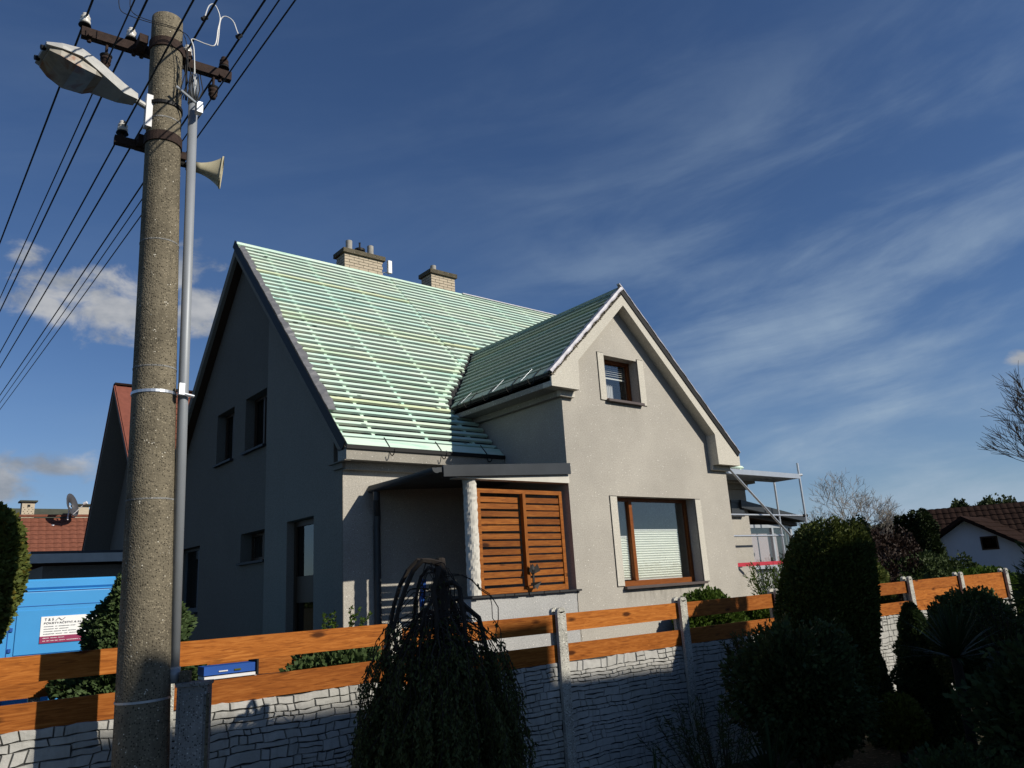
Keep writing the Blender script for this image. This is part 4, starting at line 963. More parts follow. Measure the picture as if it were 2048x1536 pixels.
def text(s, x, z, size, mat, d=-.0235, sc=1.0, par=None, ref=None):
    cu = bpy.data.curves.new('lettering', 'FONT'); cu.body = s; cu.size = size; cu.extrude = .0008; cu.space_character = 1.08
    o = bpy.data.objects.new('lettering_tmp', cu); COL.objects.link(o)
    dg = bpy.context.evaluated_depsgraph_get(); me = bpy.data.meshes.new_from_object(o.evaluated_get(dg)); bpy.data.objects.remove(o)
    w_ = max((v.co.x for v in me.vertices), default=1)
    k = sc/w_ if ref else 1.
    for v in me.vertices:
        p = fp(x+v.co.x*k, z+v.co.y, VD+d-v.co.z); v.co = p
    me.materials.clear(); return link('lettering', me, mat, par)
text('T & S', 1.175, -.066, .040, 'ink', par=sg, sc=.09, ref=1); 
m = MB()
for (p, q_) in (((1.285, -.068), (1.315, -.040)), ((1.315, -.040), (1.345, -.068)), ((1.345, -.068), (1.378, -.040))):
    m.beam(fp(p[0], p[1], VD-.021), fp(q_[0], q_[1], VD-.021), .003, .006, (0, 0, 1))
m.build('logo', 'ink', sg)
text('POKRÝVAČSTVÍ A KLEMPÍŘSTVÍ', 1.17, -.103, .030, 'ink', par=sg, sc=.57, ref=1)
def illegible(x, z, words, h, mat):     # print too small to read in the photograph: word-length strokes
    g = random.Random(int(abs(z)*1e4)); m = MB()
    for w_ in words:
        a = x
        while a < x+w_-.003:
            c = min(a+g.uniform(.004, .009), x+w_); hh = h*g.uniform(.6, 1.); m.beam(fp(a, z, VD-.0238), fp(c, z, VD-.0238), .002, hh, (0, 0, 1)); a = c+.0025
        x += w_+.012
    m.build('small_print', mat, sg)
for k, w_ in enumerate(((.10, .02, .11, .05), (.10, .03, .09), (.09, .07, .05, .08), (.11, .07, .04, .08))): illegible(1.175, -.128-k*.027, w_, .008, 'ink_grey')
illegible(1.17, -.256, (.06, .07, .06), .009, 'white_paint_print'); illegible(1.17, -.286, (.025, .03, .03, .03, .06, .12, .08), .009, 'white_paint_print')
m = MB(); pts = []
for k in range(15): t_ = k/14; pts.append(fp(1.56+.28*t_, -.165+.075*math.sin(t_*1.7), VD-.022))
m.add([tuple(p) for p in pts]+[tuple(p-Vector((0, 0, .04+.02*i/14))) for i, p in enumerate(pts)], [(k, k+1, k+16, k+15) for k in range(14)]); m.build('picture', 'art_grey', sg)
for s_ in (-1.0, 1.2):
    m = MB(); m.tube([fp(s_, GZ+.33, VD+.02), fp(s_, GZ+.33, VD+.24)], .33, 22); w_ = V.part(m, 'wheel', 'tyre'); m = MB(); m.tube([fp(s_, GZ+.33, VD+.012), fp(s_, GZ+.33, VD+.02)], .18, 18); m.build('rim', 'steel_dull', w_)
# blue sheet folding beam
FM = Root('sheet_folding_machine', tuple(fp(2.7, GZ, .75)), 'blue roofer\'s sheet folding beam with a white lower edge, behind the fence boards', 'machine')
def vb2(s0, s1, z0, z1, d0, d1): 
    m = MB(); m.box((s0, d0, z0), (s1, d1, z1)); m.v = [tuple(fp(v[0], v[2]+.0*(v[0]-s0), v[1])) for v in m.v]; return m
FM.part(vb2(2.13, 2.60, -.620, -.545, .62, .82), 'beam', 'blue_dark'); FM.part(vb2(2.13, 2.59, -.655, -.63, .60, .80), 'clamp_bar', 'white_paint'); FM.part(vb2(2.602, 2.62, -.655, -.52, .60, .84), 'end_plate', 'black_iron')
for s_ in (2.12, 2.58): FM.part(vb2(s_, s_+.05, GZ, -.665, .68, .75), 'leg', 'steel_dull')
FM.part(vb2(2.40, 2.46, -.60, -.585, .612, .619), 'warning_label', 'yellow_leaf'); FM.part(vb2(2.26, 2.34, -.598, -.588, .612, .619), 'maker_plate', 'white_paint')

# ================================================================= PLANTS
def topiary(name, c, r, n, size, mat, label, cat, pw=1., trunk=True, seed=0, lump=.06, w=.35, group=None, thick=.14):
    R_ = Root(name, (c[0], c[1], GZ), label, cat, group)
    b = MB(); core(b, c, tuple(x*.86 for x in r), pw=pw); P, D = shell(c, r, n, pw, thick, lump, seed=seed)
    o = leaves('foliage', P, D, rng.uniform(.7, 1.3, n)*size, mat, None, w, b); R_.adopt(o)
    m = MB(); m.tube([(c[0], c[1], GZ-.05), (c[0]+.02, c[1], c[2])], [.05, .03], 7); R_.part(m, 'trunk', 'bark')
    return R_
topiary('thuja', (.62, 8.10, .34), (.44, .44, .66), 26000, .045, 'thuja_leaf', 'egg-shaped clipped thuja at the left edge, in front of the blue van', 'thuja', .7, seed=1, lump=.04)
def conifer(name, base, h, r, n, size, mat, label, cat='conifer', seed=0, pw=.9, width=.3, z0=None):
    R_ = Root(name, (base[0], base[1], GZ), label, cat); gg = np.random.default_rng(seed+50); z0 = GZ if z0 is None else z0; top = z0+h
    t_ = gg.random(n)**.75; t_ = 1-t_; th = gg.uniform(0, 2*np.pi, n)
    rad = r*(1-t_)**pw*(1+.13*np.sin(5*th+9*t_)+.10*np.sin(9*th-21*t_)+.10*np.sin(34*t_+2*th))*(1-.28*gg.random(n)**2)
    P = np.stack([base[0]+rad*np.cos(th), base[1]+rad*np.sin(th), z0+t_*h], 1); D = np.stack([np.cos(th), np.sin(th), .45+0*th], 1)+gg.normal(0, .45, (n, 3))
    b = MB(); b.tube([(base[0], base[1], z0+h*k/10) for k in range(11)], [max(.01, r*.80*(1-k/10)**pw) for k in range(11)], 12)
    o = leaves('foliage', P, D, gg.uniform(.7, 1.3, n)*size, mat, None, width, b); R_.adopt(o)
    m = MB(); m.tube([(base[0], base[1], GZ-.05), (base[0], base[1], top-.1)], [.06, .01], 7); R_.part(m, 'trunk', 'bark'); return R_
conifer('spruce', (2.20, 8.70), 2.80, .90, 46000, .055, 'spruce_leaf', 'conical green spruce behind the concrete pole and the fence boards', seed=3, pw=.52)
topiary('shrub', (3.95, 7.75, -.95), (.62, .42, .40), 9000, .06, 'spruce_leaf', 'low green shrub seen through the fence gap left of the weeping tree', 'shrub', 1., seed=4, lump=.12)
# lone twiggy sapling over the boards
R_ = Root('sapling', (4.1, 7.75, GZ), 'thin twiggy sapling with scale leaves sticking up above the fence by the house corner', 'sapling')
g = random.Random(12); m = MB(); LP = []; LD = []
for k in range(11):
    a = g.uniform(0, 6.28); L_ = g.uniform(.25, .5); p = Vector((4.0+g.uniform(-.18, .14), 7.75, -.50)); d = Vector((math.cos(a)*.7, math.sin(a)*.5, .9+g.random()*.5)).normalized(); pts = [p]
    for j in range(7): d = (d+Vector((g.uniform(-.25, .25), g.uniform(-.25, .25), g.uniform(-.1, .2)))).normalized(); pts.append(pts[-1]+d*L_/7)
    m.tube(pts, [.006]*4+[.003]*4, 4)
    for q_ in pts[2:]:
        for _ in range(9): LP.append(q_+Vector((g.gauss(0, .008),)*3)); LD.append((g.gauss(0, 1)+d.x, g.gauss(0, 1)+d.y, g.gauss(0, .7)+d.z))
m.tube([(4.05, 7.75, GZ), (4.05, 7.75, -.48)], .015, 6); R_.part(m, 'stem', 'bark'); R_.adopt(leaves('foliage', np.array([tuple(p) for p in LP]), np.array(LD), .035, 'grass_leaf', None, .3))
# weeping tree in front of the fence
def weeping():
    top = Vector((3.52, 5.20, .24)); R_ = Root('weeping_tree', (3.38, 5.0, GZ), 'dark weeping tree with bare arching top branches in front of the fence', 'tree')
    g = random.Random(31); m = MB()
    tr = [Vector((3.36, 4.98, GZ-.05)), Vector((3.40, 5.03, -1.5)), Vector((3.44, 5.08, -.75)), Vector((3.46, 5.12, -.30)), Vector((3.50, 5.16, .02)), top]
    m.tube(smooth_pts(tr, 5), [.095-.055*k/25 for k in range(26)], 10)
    side = Vector((.775, -.632, 0)); dep = Vector((.632, .775, 0))
    P = []; D = []
    limbs = [(-.62, .1), (-.45, -.3), (-.30, .3), (.28, .0), (.45, -.3), (.60, .25), (-.15, -.4), (.15, .4), (.05, -.45), (-.52, .35), (.38, .4)]
    twigs = MB()
    def strand(o0, lat, dp, zend, r0, mb, leafy=.0, rise=.08, bell=.35):
        tgt = o0+side*lat+dep*dp; pts = [o0.copy()]; n = 16
        wx = wy = 0.
        for k in range(1, n+1):
            wx = wx*.8+g.gauss(0, .016); wy = wy*.8+g.gauss(0, .016)
            t_ = k/n; u = min(1, t_*2.4); h = o0+(tgt-o0)*(1-(1-u)**2); z = o0.z+rise*math.sin(min(1, t_*3)*math.pi)-(o0.z-zend)*max(0, (t_-.10)/.9)**1.35
            spread = 1+bell*t_; h = o0+(h-o0)*spread
            pts.append(Vector((h.x+wx, h.y+wy, z+wx*.5)))
        mb.tube(pts, [r0*(1-.8*k/n)+.0015 for k in range(n+1)], 5, False)
        return pts
    for (l_, d_) in limbs:
        o0 = Vector((3.49, 5.15, g.choice([.20, .14, .02, -.1, -.2, -.34])))
        pts = strand(o0, l_*.52-.04, d_*.5, -1.7-g.random()*.5, g.uniform(.012, .024), m, rise=.05, bell=.55)
    for k in range(400):
        o0 = Vector((3.42, 5.13, g.uniform(-.1, .20) if k < 30 else g.uniform(-.9, -.16))); a = g.uniform(0, 6.28); rr = g.uniform(.08, .40)**.85*(1 if o0.z > -.2 else 1.1)
        pts = strand(o0, rr*math.cos(a), rr*math.sin(a)*.9, g.uniform(-2.25, -1.1), g.uniform(.0022, .0042), twigs, rise=g.uniform(.0, .06), bell=.38)
        for i in range(3, len(pts)-1):
            z = pts[i].z; dens = 0.6 if z > -.15 else (5 if z > -.4 else (14 if z > -.8 else 22))
            for _ in range(int(dens+g.random())):
                t_ = g.random(); p = pts[i].lerp(pts[i+1], t_); P.append((p.x+g.gauss(0, .014), p.y+g.gauss(0, .014), p.z+g.gauss(0, .01))); D.append((g.gauss(0, .55), g.gauss(0, .55), -1+g.gauss(0, .45)))
    R_.part(m, 'trunk', 'bark'); R_.part(twigs, 'twigs', 'bark', kind='stuff')
    R_.adopt(leaves('foliage', np.array(P), np.array(D), rng.uniform(.022, .045, len(P)), 'willow_leaf', None, .22))
weeping()
yew = topiary('topiary', (9.20, 5.03, -.80), (.57, .57, 1.33), 70000, .038, 'box_leaf', 'large dark clipped yew column with rounded top in front of the fence', 'topiary', .42, seed=6, lump=.035)
for ch_ in yew.o.children:      # the column leans a little
    for v in ch_.data.vertices: v.co.x += .775*.22*(v.co.z-.1); v.co.y -= .632*.22*(v.co.z-.1)
def bush(name, c, r, n, size, mat, label, cat='bush', seed=0, w=.28, lump=.16, thick=.5):
    R_ = Root(name, (c[0], c[1], GZ), label, cat); P, D = shell(c, r, n, .85, thick, lump, seed=seed); b = MB(); core(b, c, tuple(x*.62 for x in r))
    R_.adopt(leaves('foliage', P, D, rng.uniform(.6, 1.3, n)*size, mat, None, w, b)); m = MB(); g = random.Random(seed)
    for k in range(5): a = g.uniform(0, 6.28); m.tube([(c[0], c[1], GZ-.03), (c[0]+r[0]*.4*math.cos(a), c[1]+r[1]*.4*math.sin(a), c[2])], [.02, .008], 5)
    R_.part(m, 'stems', 'bark'); return R_
bush('bush', (7.65, 4.75, -1.22), (.70, .60, .58), 26000, .060, 'dark_leaf', 'wide dark leafy bush in front of the fence, left of the yew column', seed=7)
def upright(name, c, n, h, spread, mat, label, cat, leafsize, seed, per=34, w=.25):
    R_ = Root(name, (c[0], c[1], GZ), label, cat); g = random.Random(seed); m = MB(); P = []; D = []
    for k in range(n):
        a = g.uniform(0, 6.28); rr = g.random(); p = Vector((c[0]+.1*math.cos(a), c[1]+.1*math.sin(a), c[2])); d = Vector((math.cos(a)*spread*rr, math.sin(a)*spread*rr, 1)).normalized(); pts = [p]; L_ = h*g.uniform(.7, 1.05)
        for j in range(8): d = (d+Vector((g.gauss(0, .07), g.gauss(0, .07), 0))).normalized(); pts.append(pts[-1]+d*L_/8)
        m.tube(pts, [.006]*5+[.003]*4, 4, False)
        for j in range(per):
            t_ = .25+.75*g.random(); i = min(7, int(t_*8)); q_ = pts[i].lerp(pts[i+1], t_*8-i); P.append(tuple(q_)); D.append((d.x+g.gauss(0, .6), d.y+g.gauss(0, .6), d.z*.7+g.gauss(0, .3)))
    R_.part(m, 'stems', 'bark'); R_.adopt(leaves('foliage', np.array(P), np.array(D), rng.uniform(.7, 1.2, len(P))*leafsize, mat, None, w)); return R_
upright('leafy_shrub', (8.35, 5.15, -1.5), 70, .92, .42, 'dark_leaf', 'loose shrub of upright leafy shoots at the foot of the yew column', 'shrub', .055, 3)
upright('leafy_shrub', (8.05, 5.55, -1.3), 40, .62, .6, 'dark_leaf', 'smaller spray of narrow leaves standing against the sunlit stone wall', 'shrub', .06, 4, w=.16)
def yucca(c, n, L_, label, seed, droop=.5):
    R_ = Root('yucca', (c[0], c[1], GZ), label, 'yucca'); g = random.Random(seed); m = MB()
    for k in range(n):
        a = g.uniform(0, 6.28); el_ = math.radians(g.uniform(5, 88)); d = Vector((math.cos(a)*math.cos(el_), math.sin(a)*math.cos(el_), math.sin(el_))); sd = Vector((-math.sin(a), math.cos(a), 0)); l_ = L_*g.uniform(.7, 1.1); seg = 5; row_ = []
        p = Vector(c); vs = []
        for j in range(seg+1):
            w_ = .017*(1-(j/seg)**2)+.001; vs += [p-sd*w_, p+sd*w_]; d = (d-Vector((0, 0, droop*.06*j*math.cos(el_)))).normalized(); p = p+d*l_/seg
        m.add(vs, [(2*j, 2*j+1, 2*j+3, 2*j+2) for j in range(seg)])
    o = R_.part(m, 'leaves', 'yucca_leaf'); m = MB(); m.tube([(c[0], c[1], GZ-.03), tuple(c)], .05, 7); R_.part(m, 'stem', 'bark')
yucca((8.80, 3.62, -1.0), 130, .58, 'spiky yucca on a stem in front of the sunlit right-hand fence', 5)
yucca((5.35, 4.80, -1.95), 46, .55, 'dark yucca rosette at the bottom in front of the stone wall', 6)
yucca((6.75, 4.6, -1.95), 60, .62, 'dark yucca tuft on the ground left of the wide bush', 8)
upright('young_pine', (6.5, 5.05, -2.2), 34, 1.05, .75, 'dark_leaf', 'dark young pine with loose needle sprays against the shaded stone wall', 'pine', .075, 9, per=80, w=.06)
conifer('dwarf_cypress', (11.15, 5.06), 1.80, .40, 24000, .045, 'spruce_leaf', 'slim pointed cypress in front of the bright stone wall on the right', seed=10, pw=.55)
conifer('dwarf_cypress', (10.85, 5.5), 1.25, .24, 8000, .04, 'spruce_leaf', 'small cypress tip beside the slim pointed cypress', seed=12, pw=.7)
topiary('globe_thuja', (10.9, 4.18, -1.05), (.52, .52, .62), 16000, .045, 'spruce_leaf', 'rounded green thuja behind the spiky yucca', 'thuja', .8, seed=12)
topiary('yellow_shrub', (8.55, 4.22, -1.62), (.26, .26, .22), 6000, .045, 'yellow_leaf', 'small yellowish bush low beside the yew column', 'shrub', 1., seed=13, lump=.12)
bush('rhododendron', (8.35, 2.45, -1.50), (.80, .75, .68), 24000, .085, 'dark_leaf', 'big dark shrub filling the lower right corner', seed=14)
bush('juniper', (7.15, 3.05, -1.95), (.6, .6, .35), 10000, .06, 'dark_leaf', 'low dark spreading juniper on the ground at the lower right', seed=15)
bush('pine', (8.85, 2.35, -.38), (.50, .5, .52), 14000, .10, 'dark_leaf', 'dark pine crown at the right edge above the big dark shrub', 'pine', seed=16, w=.08)
upright('leafy_shrub', (10.1, 3.55, -1.2), 40, .75, .8, 'dark_leaf', 'airy shrub with small leaves in front of the far fence boards', 'shrub', .05, 9, per=20)
topiary('shrub', (10.05, 7.60, -.80), (.58, .42, .50), 15000, .055, 'grass_leaf', 'green shrub behind the fence below the large window', 'shrub', 1., seed=17, lump=.1)
topiary('shrub', (11.1, 7.35, -.86), (.50, .40, .36), 9000, .05, 'grass_leaf', 'green shrub behind the fence left of the scaffold foot', 'shrub', 1., seed=18, lump=.1)
upright('bamboo', (13.0, 8.2, -1.2), 60, 1.35, .35, 'grass_leaf', 'light green feathery bush by the conservatory, left of the yew column', 'bush', .09, 19, w=.14)
topiary('shrub', (14.15, 7.35, -.50), (.62, .60, .62), 15000, .06, 'thuja_leaf', 'yellow-green shrub behind the right side of the yew column', 'shrub', 1., seed=20, lump=.1)
topiary('hedge', (19.4, 7.1, -.82), (1.5, .6, .50), 20000, .07, 'grass_leaf', 'low bright green hedge above the solid fence boards', 'hedge', .8, seed=21, lump=.1)
# bark mulch bed and gravel
g = random.Random(40); m = MB()
for k in range(2600):
    x = g.uniform(5.6, 12.5); y = g.uniform(3.2, 6.5); a = g.uniform(0, 3.14); l_ = g.uniform(.015, .04); c_, s_ = math.cos(a)*l_, math.sin(a)*l_; z = GZ+.006+g.random()*.012
    m.add([(x-c_, y-s_, z), (x+s_*.5, y-c_*.5, z+g.uniform(-.004, .012)), (x+c_, y+s_, z), (x-s_*.5, y+c_*.5, z)], [(0, 1, 2, 3)])
tag(m.build('bark_chips', 'bark_mulch'), 'loose bark chips on the garden bed', 'bark chips', kind='stuff')
# tall clipped thuja just outside the right edge; its shadow falls across the fence
conifer('tall_thuja', (11.30, 1.75), 5.50, .42, 24000, .08, 'box_leaf', 'tall slim thuja outside the right edge whose shadow crosses the fence', 'thuja', seed=30, pw=.07)

# ================================================================= HOUSES AROUND
def tile_roof(P, U_, S_, nu, ns, gu, gs, mat, name, root, thick=.03, label=None):
    """courses of curved tiles as real geometry joined into one part"""
    P = Vector(P); U_ = Vector(U_).normalized(); S_ = Vector(S_).normalized(); N_ = U_.cross(S_).normalized()
    if N_.z < 0: N_ = -N_
    q = MB(); k = 4
    for i in range(ns):
        vs = []
        for j in range(nu*k+1):
            hgt = .022*abs(math.sin(math.pi*j/k)); u_ = j*gu/k
            vs.append(P+U_*u_+S_*(i*gs)+N_*(hgt+thick)); vs.append(P+U_*u_+S_*((i+1)*gs+.03)+N_*(hgt*.9+.002))
        n_ = nu*k; q.add(vs, [(2*j, 2*j+2, 2*j+3, 2*j+1) for j in range(n_)])
        vs = [v for j in range(n_+1) for v in (P+U_*(j*gu/k)+S_*(i*gs)+N_*(.022*abs(math.sin(math.pi*j/k))+thick), P+U_*(j*gu/k)+S_*(i*gs))]
        q.add(vs, [(2*j, 2*j+1, 2*j+3, 2*j+2) for j in range(n_)])
    o = root.part(q, name, mat, label=label); o['kind'] = 'stuff'; return o
# twin house behind on the left
T_ = Root('twin_house', (9.0, 26.0, GZ), 'neighbouring gabled house with brown-red tiled roof, its shaded gable behind the concrete pole', 'house')
TX = 5.33; ty, tz = 25.61, 6.85; sr, slf = 1.118, 1.78; yr, yl = 21.2, 28.7
fz = lambda y: tz-(ty-y)*sr if y < ty else tz-(y-ty)*slf
b = MB(); b.prism([(yr+.35, GZ), (28.1, GZ), (28.1, fz(28.1)-.35), (ty, tz-.42), (yr+.35, fz(yr+.35)-.35)], YZ, TX+.75, TX+1.05, [[(23.35, 1.35), (24.2, 1.35), (24.2, 3.0), (23.35, 3.0)]]); b.box((TX+1.06, yr+.35, GZ), (16, yr+.6, fz(yr+.35)-.3)); T_.part(b, 'wall', 'twin_wall')
q = MB(); q.box((TX+.95, 23.36, 1.36), (TX+1.0, 24.19, 2.99)); w_ = T_.part(q, 'window', 'white_frame'); q = MB(); q.box((TX+.94, 23.46, 1.46), (TX+.949, 23.80, 2.89)); q.box((TX+.94, 23.86, 1.46), (TX+.949, 24.10, 2.89)); q.build('pane', 'glass_dark', w_)
b = MB(); b.prism([(yr, fz(yr)-.30), (ty, tz-.30), (yl, fz(yl)-.30), (yl, fz(yl)-.06), (ty, tz-.06), (yr, fz(yr)-.06)], YZ, TX, 16); T_.part(b, 'roof_deck', 'twin_wall')
b = MB(); b.prism([(yr-.02, fz(yr)-.06), (ty, tz-.06), (yl, fz(yl)-.06), (yl, fz(yl)-.02), (ty, tz-.015), (yr-.02, fz(yr)-.02)], YZ, TX-.03, TX+.62); T_.part(b, 'verge_sheet', 'red_metal')
b = MB(); b.beam((TX+.02, yr, fz(yr)-.01), (TX+.02, ty, tz-.005), .03, .05, (0, -sr, 1)); b.beam((TX+.60, yr, fz(yr)+.0), (TX+.60, ty, tz+.0), .03, .05, (0, -sr, 1)); T_.part(b, 'standing_seam', 'red_metal')
Lr = math.hypot(ty-yr, tz-fz(yr)); tile_roof((TX+.64, yr, fz(yr)-.05), (1, 0, 0), (0, 1, sr), 30, int(Lr/.33), .22, .33, 'clay', 'roof_tiles', T_)
b = MB(); b.beam((TX+.0, ty, tz+.0), (16, ty, tz+.0), .2, .06); T_.part(b, 'ridge', 'clay_dark')
b = MB(); b.box((TX-2.3, 20.2, GZ), (TX+.7, 27.5, 1.05)); T_.part(b, 'annex_wall', 'twin_wall'); b = MB(); b.box((TX-2.6, 19.9, 1.25), (TX+.74, 28.6, 1.36)); T_.part(b, 'annex_roof', 'anthracite'); b = MB(); b.box((TX-2.61, 19.86, 1.10), (TX+.74, 19.9, 1.30)); T_.part(b, 'annex_fascia', 'white_render')
# far red-roofed house on the left
def rdir(px, py, d):
    r = A*((px-1024)/1532)-B*((py-768)/1532)+C; r = r/math.hypot(r.x, r.y); return Vector((r.x*d, r.y*d, r.z*d))
LH = Root('left_house', (4.7, 41, GZ), 'low house with a red-brown tiled roof and a brick chimney far off at the left', 'house')
tile_roof((2.2, 38.4, 1.95), (1, -.10, 0), (0.08, .8, .66), 28, 11, .30, .33, 'clay', 'roof_tiles', LH)
b = MB(); b.box((2.3, 38.9, GZ), (10.4, 44, 1.9)); LH.part(b, 'wall', 'dark_wood'); b = MB(); b.beam((2.0, 41.25, 4.38), (10.8, 40.4, 4.38), .22, .10); LH.part(b, 'ridge', 'clay')
b = MB(); b.add([(2.2, 41.4, 4.3), (10.8, 40.5, 4.3), (11.2, 44.5, 1.9), (2.4, 45, 1.9)], [(0, 1, 2, 3)]); LH.part(b, 'rear_roof', 'clay')
b = MB(); b.box((5.15, 41.3, 4.0), (5.65, 41.8, 5.05)); ch = LH.part(b, 'chimney', 'brick_sand'); b = MB(); b.box((5.05, 41.2, 5.05), (5.75, 41.9, 5.12)); b.build('cap', 'moss_roof', ch); b = MB(); b.box((5.36, 41.285, 4.83), (5.47, 41.30, 4.93)); b.build('vent', 'black_iron', ch)
b = MB(); g = random.Random(2)
for zz in range(9):
    for xx in range(3): b.box((5.20+xx*.16+(zz % 2)*.05, 41.292, 4.1+zz*.085), (5.24+xx*.16+(zz % 2)*.05, 41.299, 4.12+zz*.085))
b.build('brick_hole', 'clay_dark', ch)
b = MB(); 
sk = LH.part((lambda q: (q.add([(7.0, 40.55, 3.74), (7.65, 40.48, 3.74), (7.68, 40.75, 3.98), (7.03, 40.82, 3.98)], [(0, 1, 2, 3)]), q)[1])(MB()), 'skylight', 'white_frame'); sk.modifiers.new('t', 'SOLIDIFY').thickness = .06
b.lathe((6.3, 40.4, 3.62), [(.09, 0), (.09, .14), (.05, .15), (.05, .22), (.10, .23), (.10, .30), (.02, .33)], 10); LH.part(b, 'vent_pipe', 'steel')
FH = Root('moss_roof_house', (7, 52, GZ), 'farther house with a dull mossy grey roof and a small chimney behind the red-brown roof', 'house')
b = MB(); b.prism([(49, 2.5), (53, 6.1), (57, 2.5)], YZ, 1.5, 16); FH.part(b, 'roof', 'moss_roof'); b = MB(); b.box((2, 49.5, GZ), (15.5, 56.5, 2.6)); FH.part(b, 'wall', 'twin_wall'); p = rdir(163, 1014, 52.5)
b = MB(); b.box((p.x-.35, p.y-.3, 5.0), (p.x+.35, p.y+.3, p.z+.05)); ch = FH.part(b, 'chimney', 'brick_sand'); b = MB(); b.box((p.x-.5, p.y-.45, p.z+.05), (p.x+.5, p.y+.45, p.z+.13)); b.build('cap', 'moss_roof', ch)
# satellite dish
p = rdir(145, 1010, 40.5); DS = Root('satellite_dish', (p.x, p.y, 4.3), 'dark satellite dish on a mast above the red-brown roof at the left', 'satellite dish')
n_ = Vector((.80, -.55, .25)).normalized(); q = MB(); q.tube([p+n_*(-.10), p+n_*(-.07), p], [.15, .40, .55], 20, False); o = DS.part(q, 'reflector', 'dish_dark', True); o.modifiers.new('t', 'SOLIDIFY').thickness = .02
q = MB(); q.tube([p-n_*.12, Vector((p.x-.15, p.y, 4.1))], .03, 8); DS.part(q, 'mast', 'white_paint'); q = MB(); q.tube([p-Vector((0, 0, .5)), p+n_*.55-Vector((0, 0, .1))], .02, 6); q.tube([p+n_*.5-Vector((0, 0, .1)), p+n_*.65-Vector((0, 0, .08))], .07, 8); DS.part(q, 'feed_arm', 'white_paint')
# right background
WH = Root('white_house', (31, 10.5, GZ), 'white gabled house with a dark tiled roof and creeper, at the right behind the fence', 'house')
def gable_house(R_, apex, gdir, L_, half, sl_, zbase, wallmat, roofmat, over=.3, rev=1):
    """apex of the front gable, gdir = direction of the ridge away from the viewer"""
    apex = Vector(apex); gdir = Vector(gdir).normalized(); sd = Vector((-gdir.y, gdir.x, 0)); T = lambda a_, z_, d_: tuple(Vector((apex.x, apex.y, 0))+sd*a_+gdir*d_+Vector((0, 0, z_)))
    m = MB(); m.prism([(-half, zbase), (half, zbase), (half, apex.z-half*sl_), (0, apex.z), (-half, apex.z-half*sl_)], T, 0, L_); R_.part(m, 'wall', wallmat)
    m = MB(); h2 = half+.5; m.prism([(-h2, apex.z-h2*sl_+.03), (0, apex.z+.03), (h2, apex.z-h2*sl_+.03), (h2, apex.z-h2*sl_+.14), (0, apex.z+.16), (-h2, apex.z-h2*sl_+.14)], T, -over, L_+over); R_.part(m, 'roof', roofmat)
    for sg_ in (-1, 1):
        Sd = (sd*(-sg_)+Vector((0, 0, sl_))).normalized(); st_ = Vector(T(sg_*h2, apex.z-h2*sl_+.14, -over)); tile_roof(st_, gdir, Sd, int((L_+2*over)/.21), int(h2*math.hypot(1, sl_)/.32), .21, .32, roofmat, 'roof_tiles', R_)
    return T
ap = rdir(1928, 1042, 30); T = gable_house(WH, (ap.x, ap.y, ap.z), (.95, .10, 0), 9, 3.4, .62, GZ, 'white_wall', 'clay_dark')
m = MB(); wz0, wz1 = ap.z-.98, ap.z-.55; m.prism([(-.86, wz0), (-.36, wz0), (-.36, wz1), (-.86, wz1)], T, -.02, .03); w_ = WH.part(m, 'window', 'dark_wood'); m = MB(); m.prism([(-.81, wz0+.05), (-.41, wz0+.05), (-.41, wz1-.05), (-.81, wz1-.05)], T, -.03, -.021); m.build('pane', 'glass_dark', w_)
g = random.Random(77); P = []; D = []
for k in range(2600):
    a_ = 1.2+abs(g.gauss(0, 1.0)); zc = g.gauss(0, .30)+ap.z-a_*.62-.15; a_ = min(a_, 3.4); P.append(T(a_, zc-g.random()**2*1.3*(a_ > 1.6), -.06-g.random()*.12)); D.append((g.gauss(0, 1), g.gauss(0, 1), g.gauss(0, 1)))
o = leaves('creeper', np.array(P), np.array(D), .11, 'purple_leaf'); WH.adopt(o); o['kind'] = 'stuff'
BH = Root('dark_roof_house', (38, 12.0, GZ), 'house with a large dark tiled roof and white chimney pipe at the right edge', 'house')
ap = rdir(2130, 985, 38); gable_house(BH, (ap.x-6, ap.y+3.0, ap.z-.6), (.45, -.90, 0), 12, 4.0, .80, GZ, 'white_wall', 'clay_dark')
p = rdir(2006, 1022, 34); m = MB(); m.tube([(p.x, p.y, p.z-1.2), (p.x, p.y, p.z+.2)], .10, 10); BH.part(m, 'flue', 'white_paint')
RH = Root('purple_roof_house', (46, 24, GZ), 'long low house with a dull red roof behind the dark thujas', 'house')
ap = rdir(1745, 1072, 44); gable_house(RH, (ap.x, ap.y+1.0, ap.z+.1), (.62, -.78, 0), 13, 3.8, .55, GZ, 'twin_wall', 'clay_dark')
for k, (px, top, wd, d, lab) in enumerate(((1801, 1032, .34, 28, 'left and lower of the two dark columnar thujas beyond the fence'), (1836, 1020, .55, 28, 'right and taller of the two dark columnar thujas beyond the fence'))):
    p = rdir(px, top, d); conifer('columnar_thuja', (p.x, p.y), p.z-GZ, wd, 14000, .10, 'thuja_dark', lab, 'thuja', seed=60+k, pw=.25)
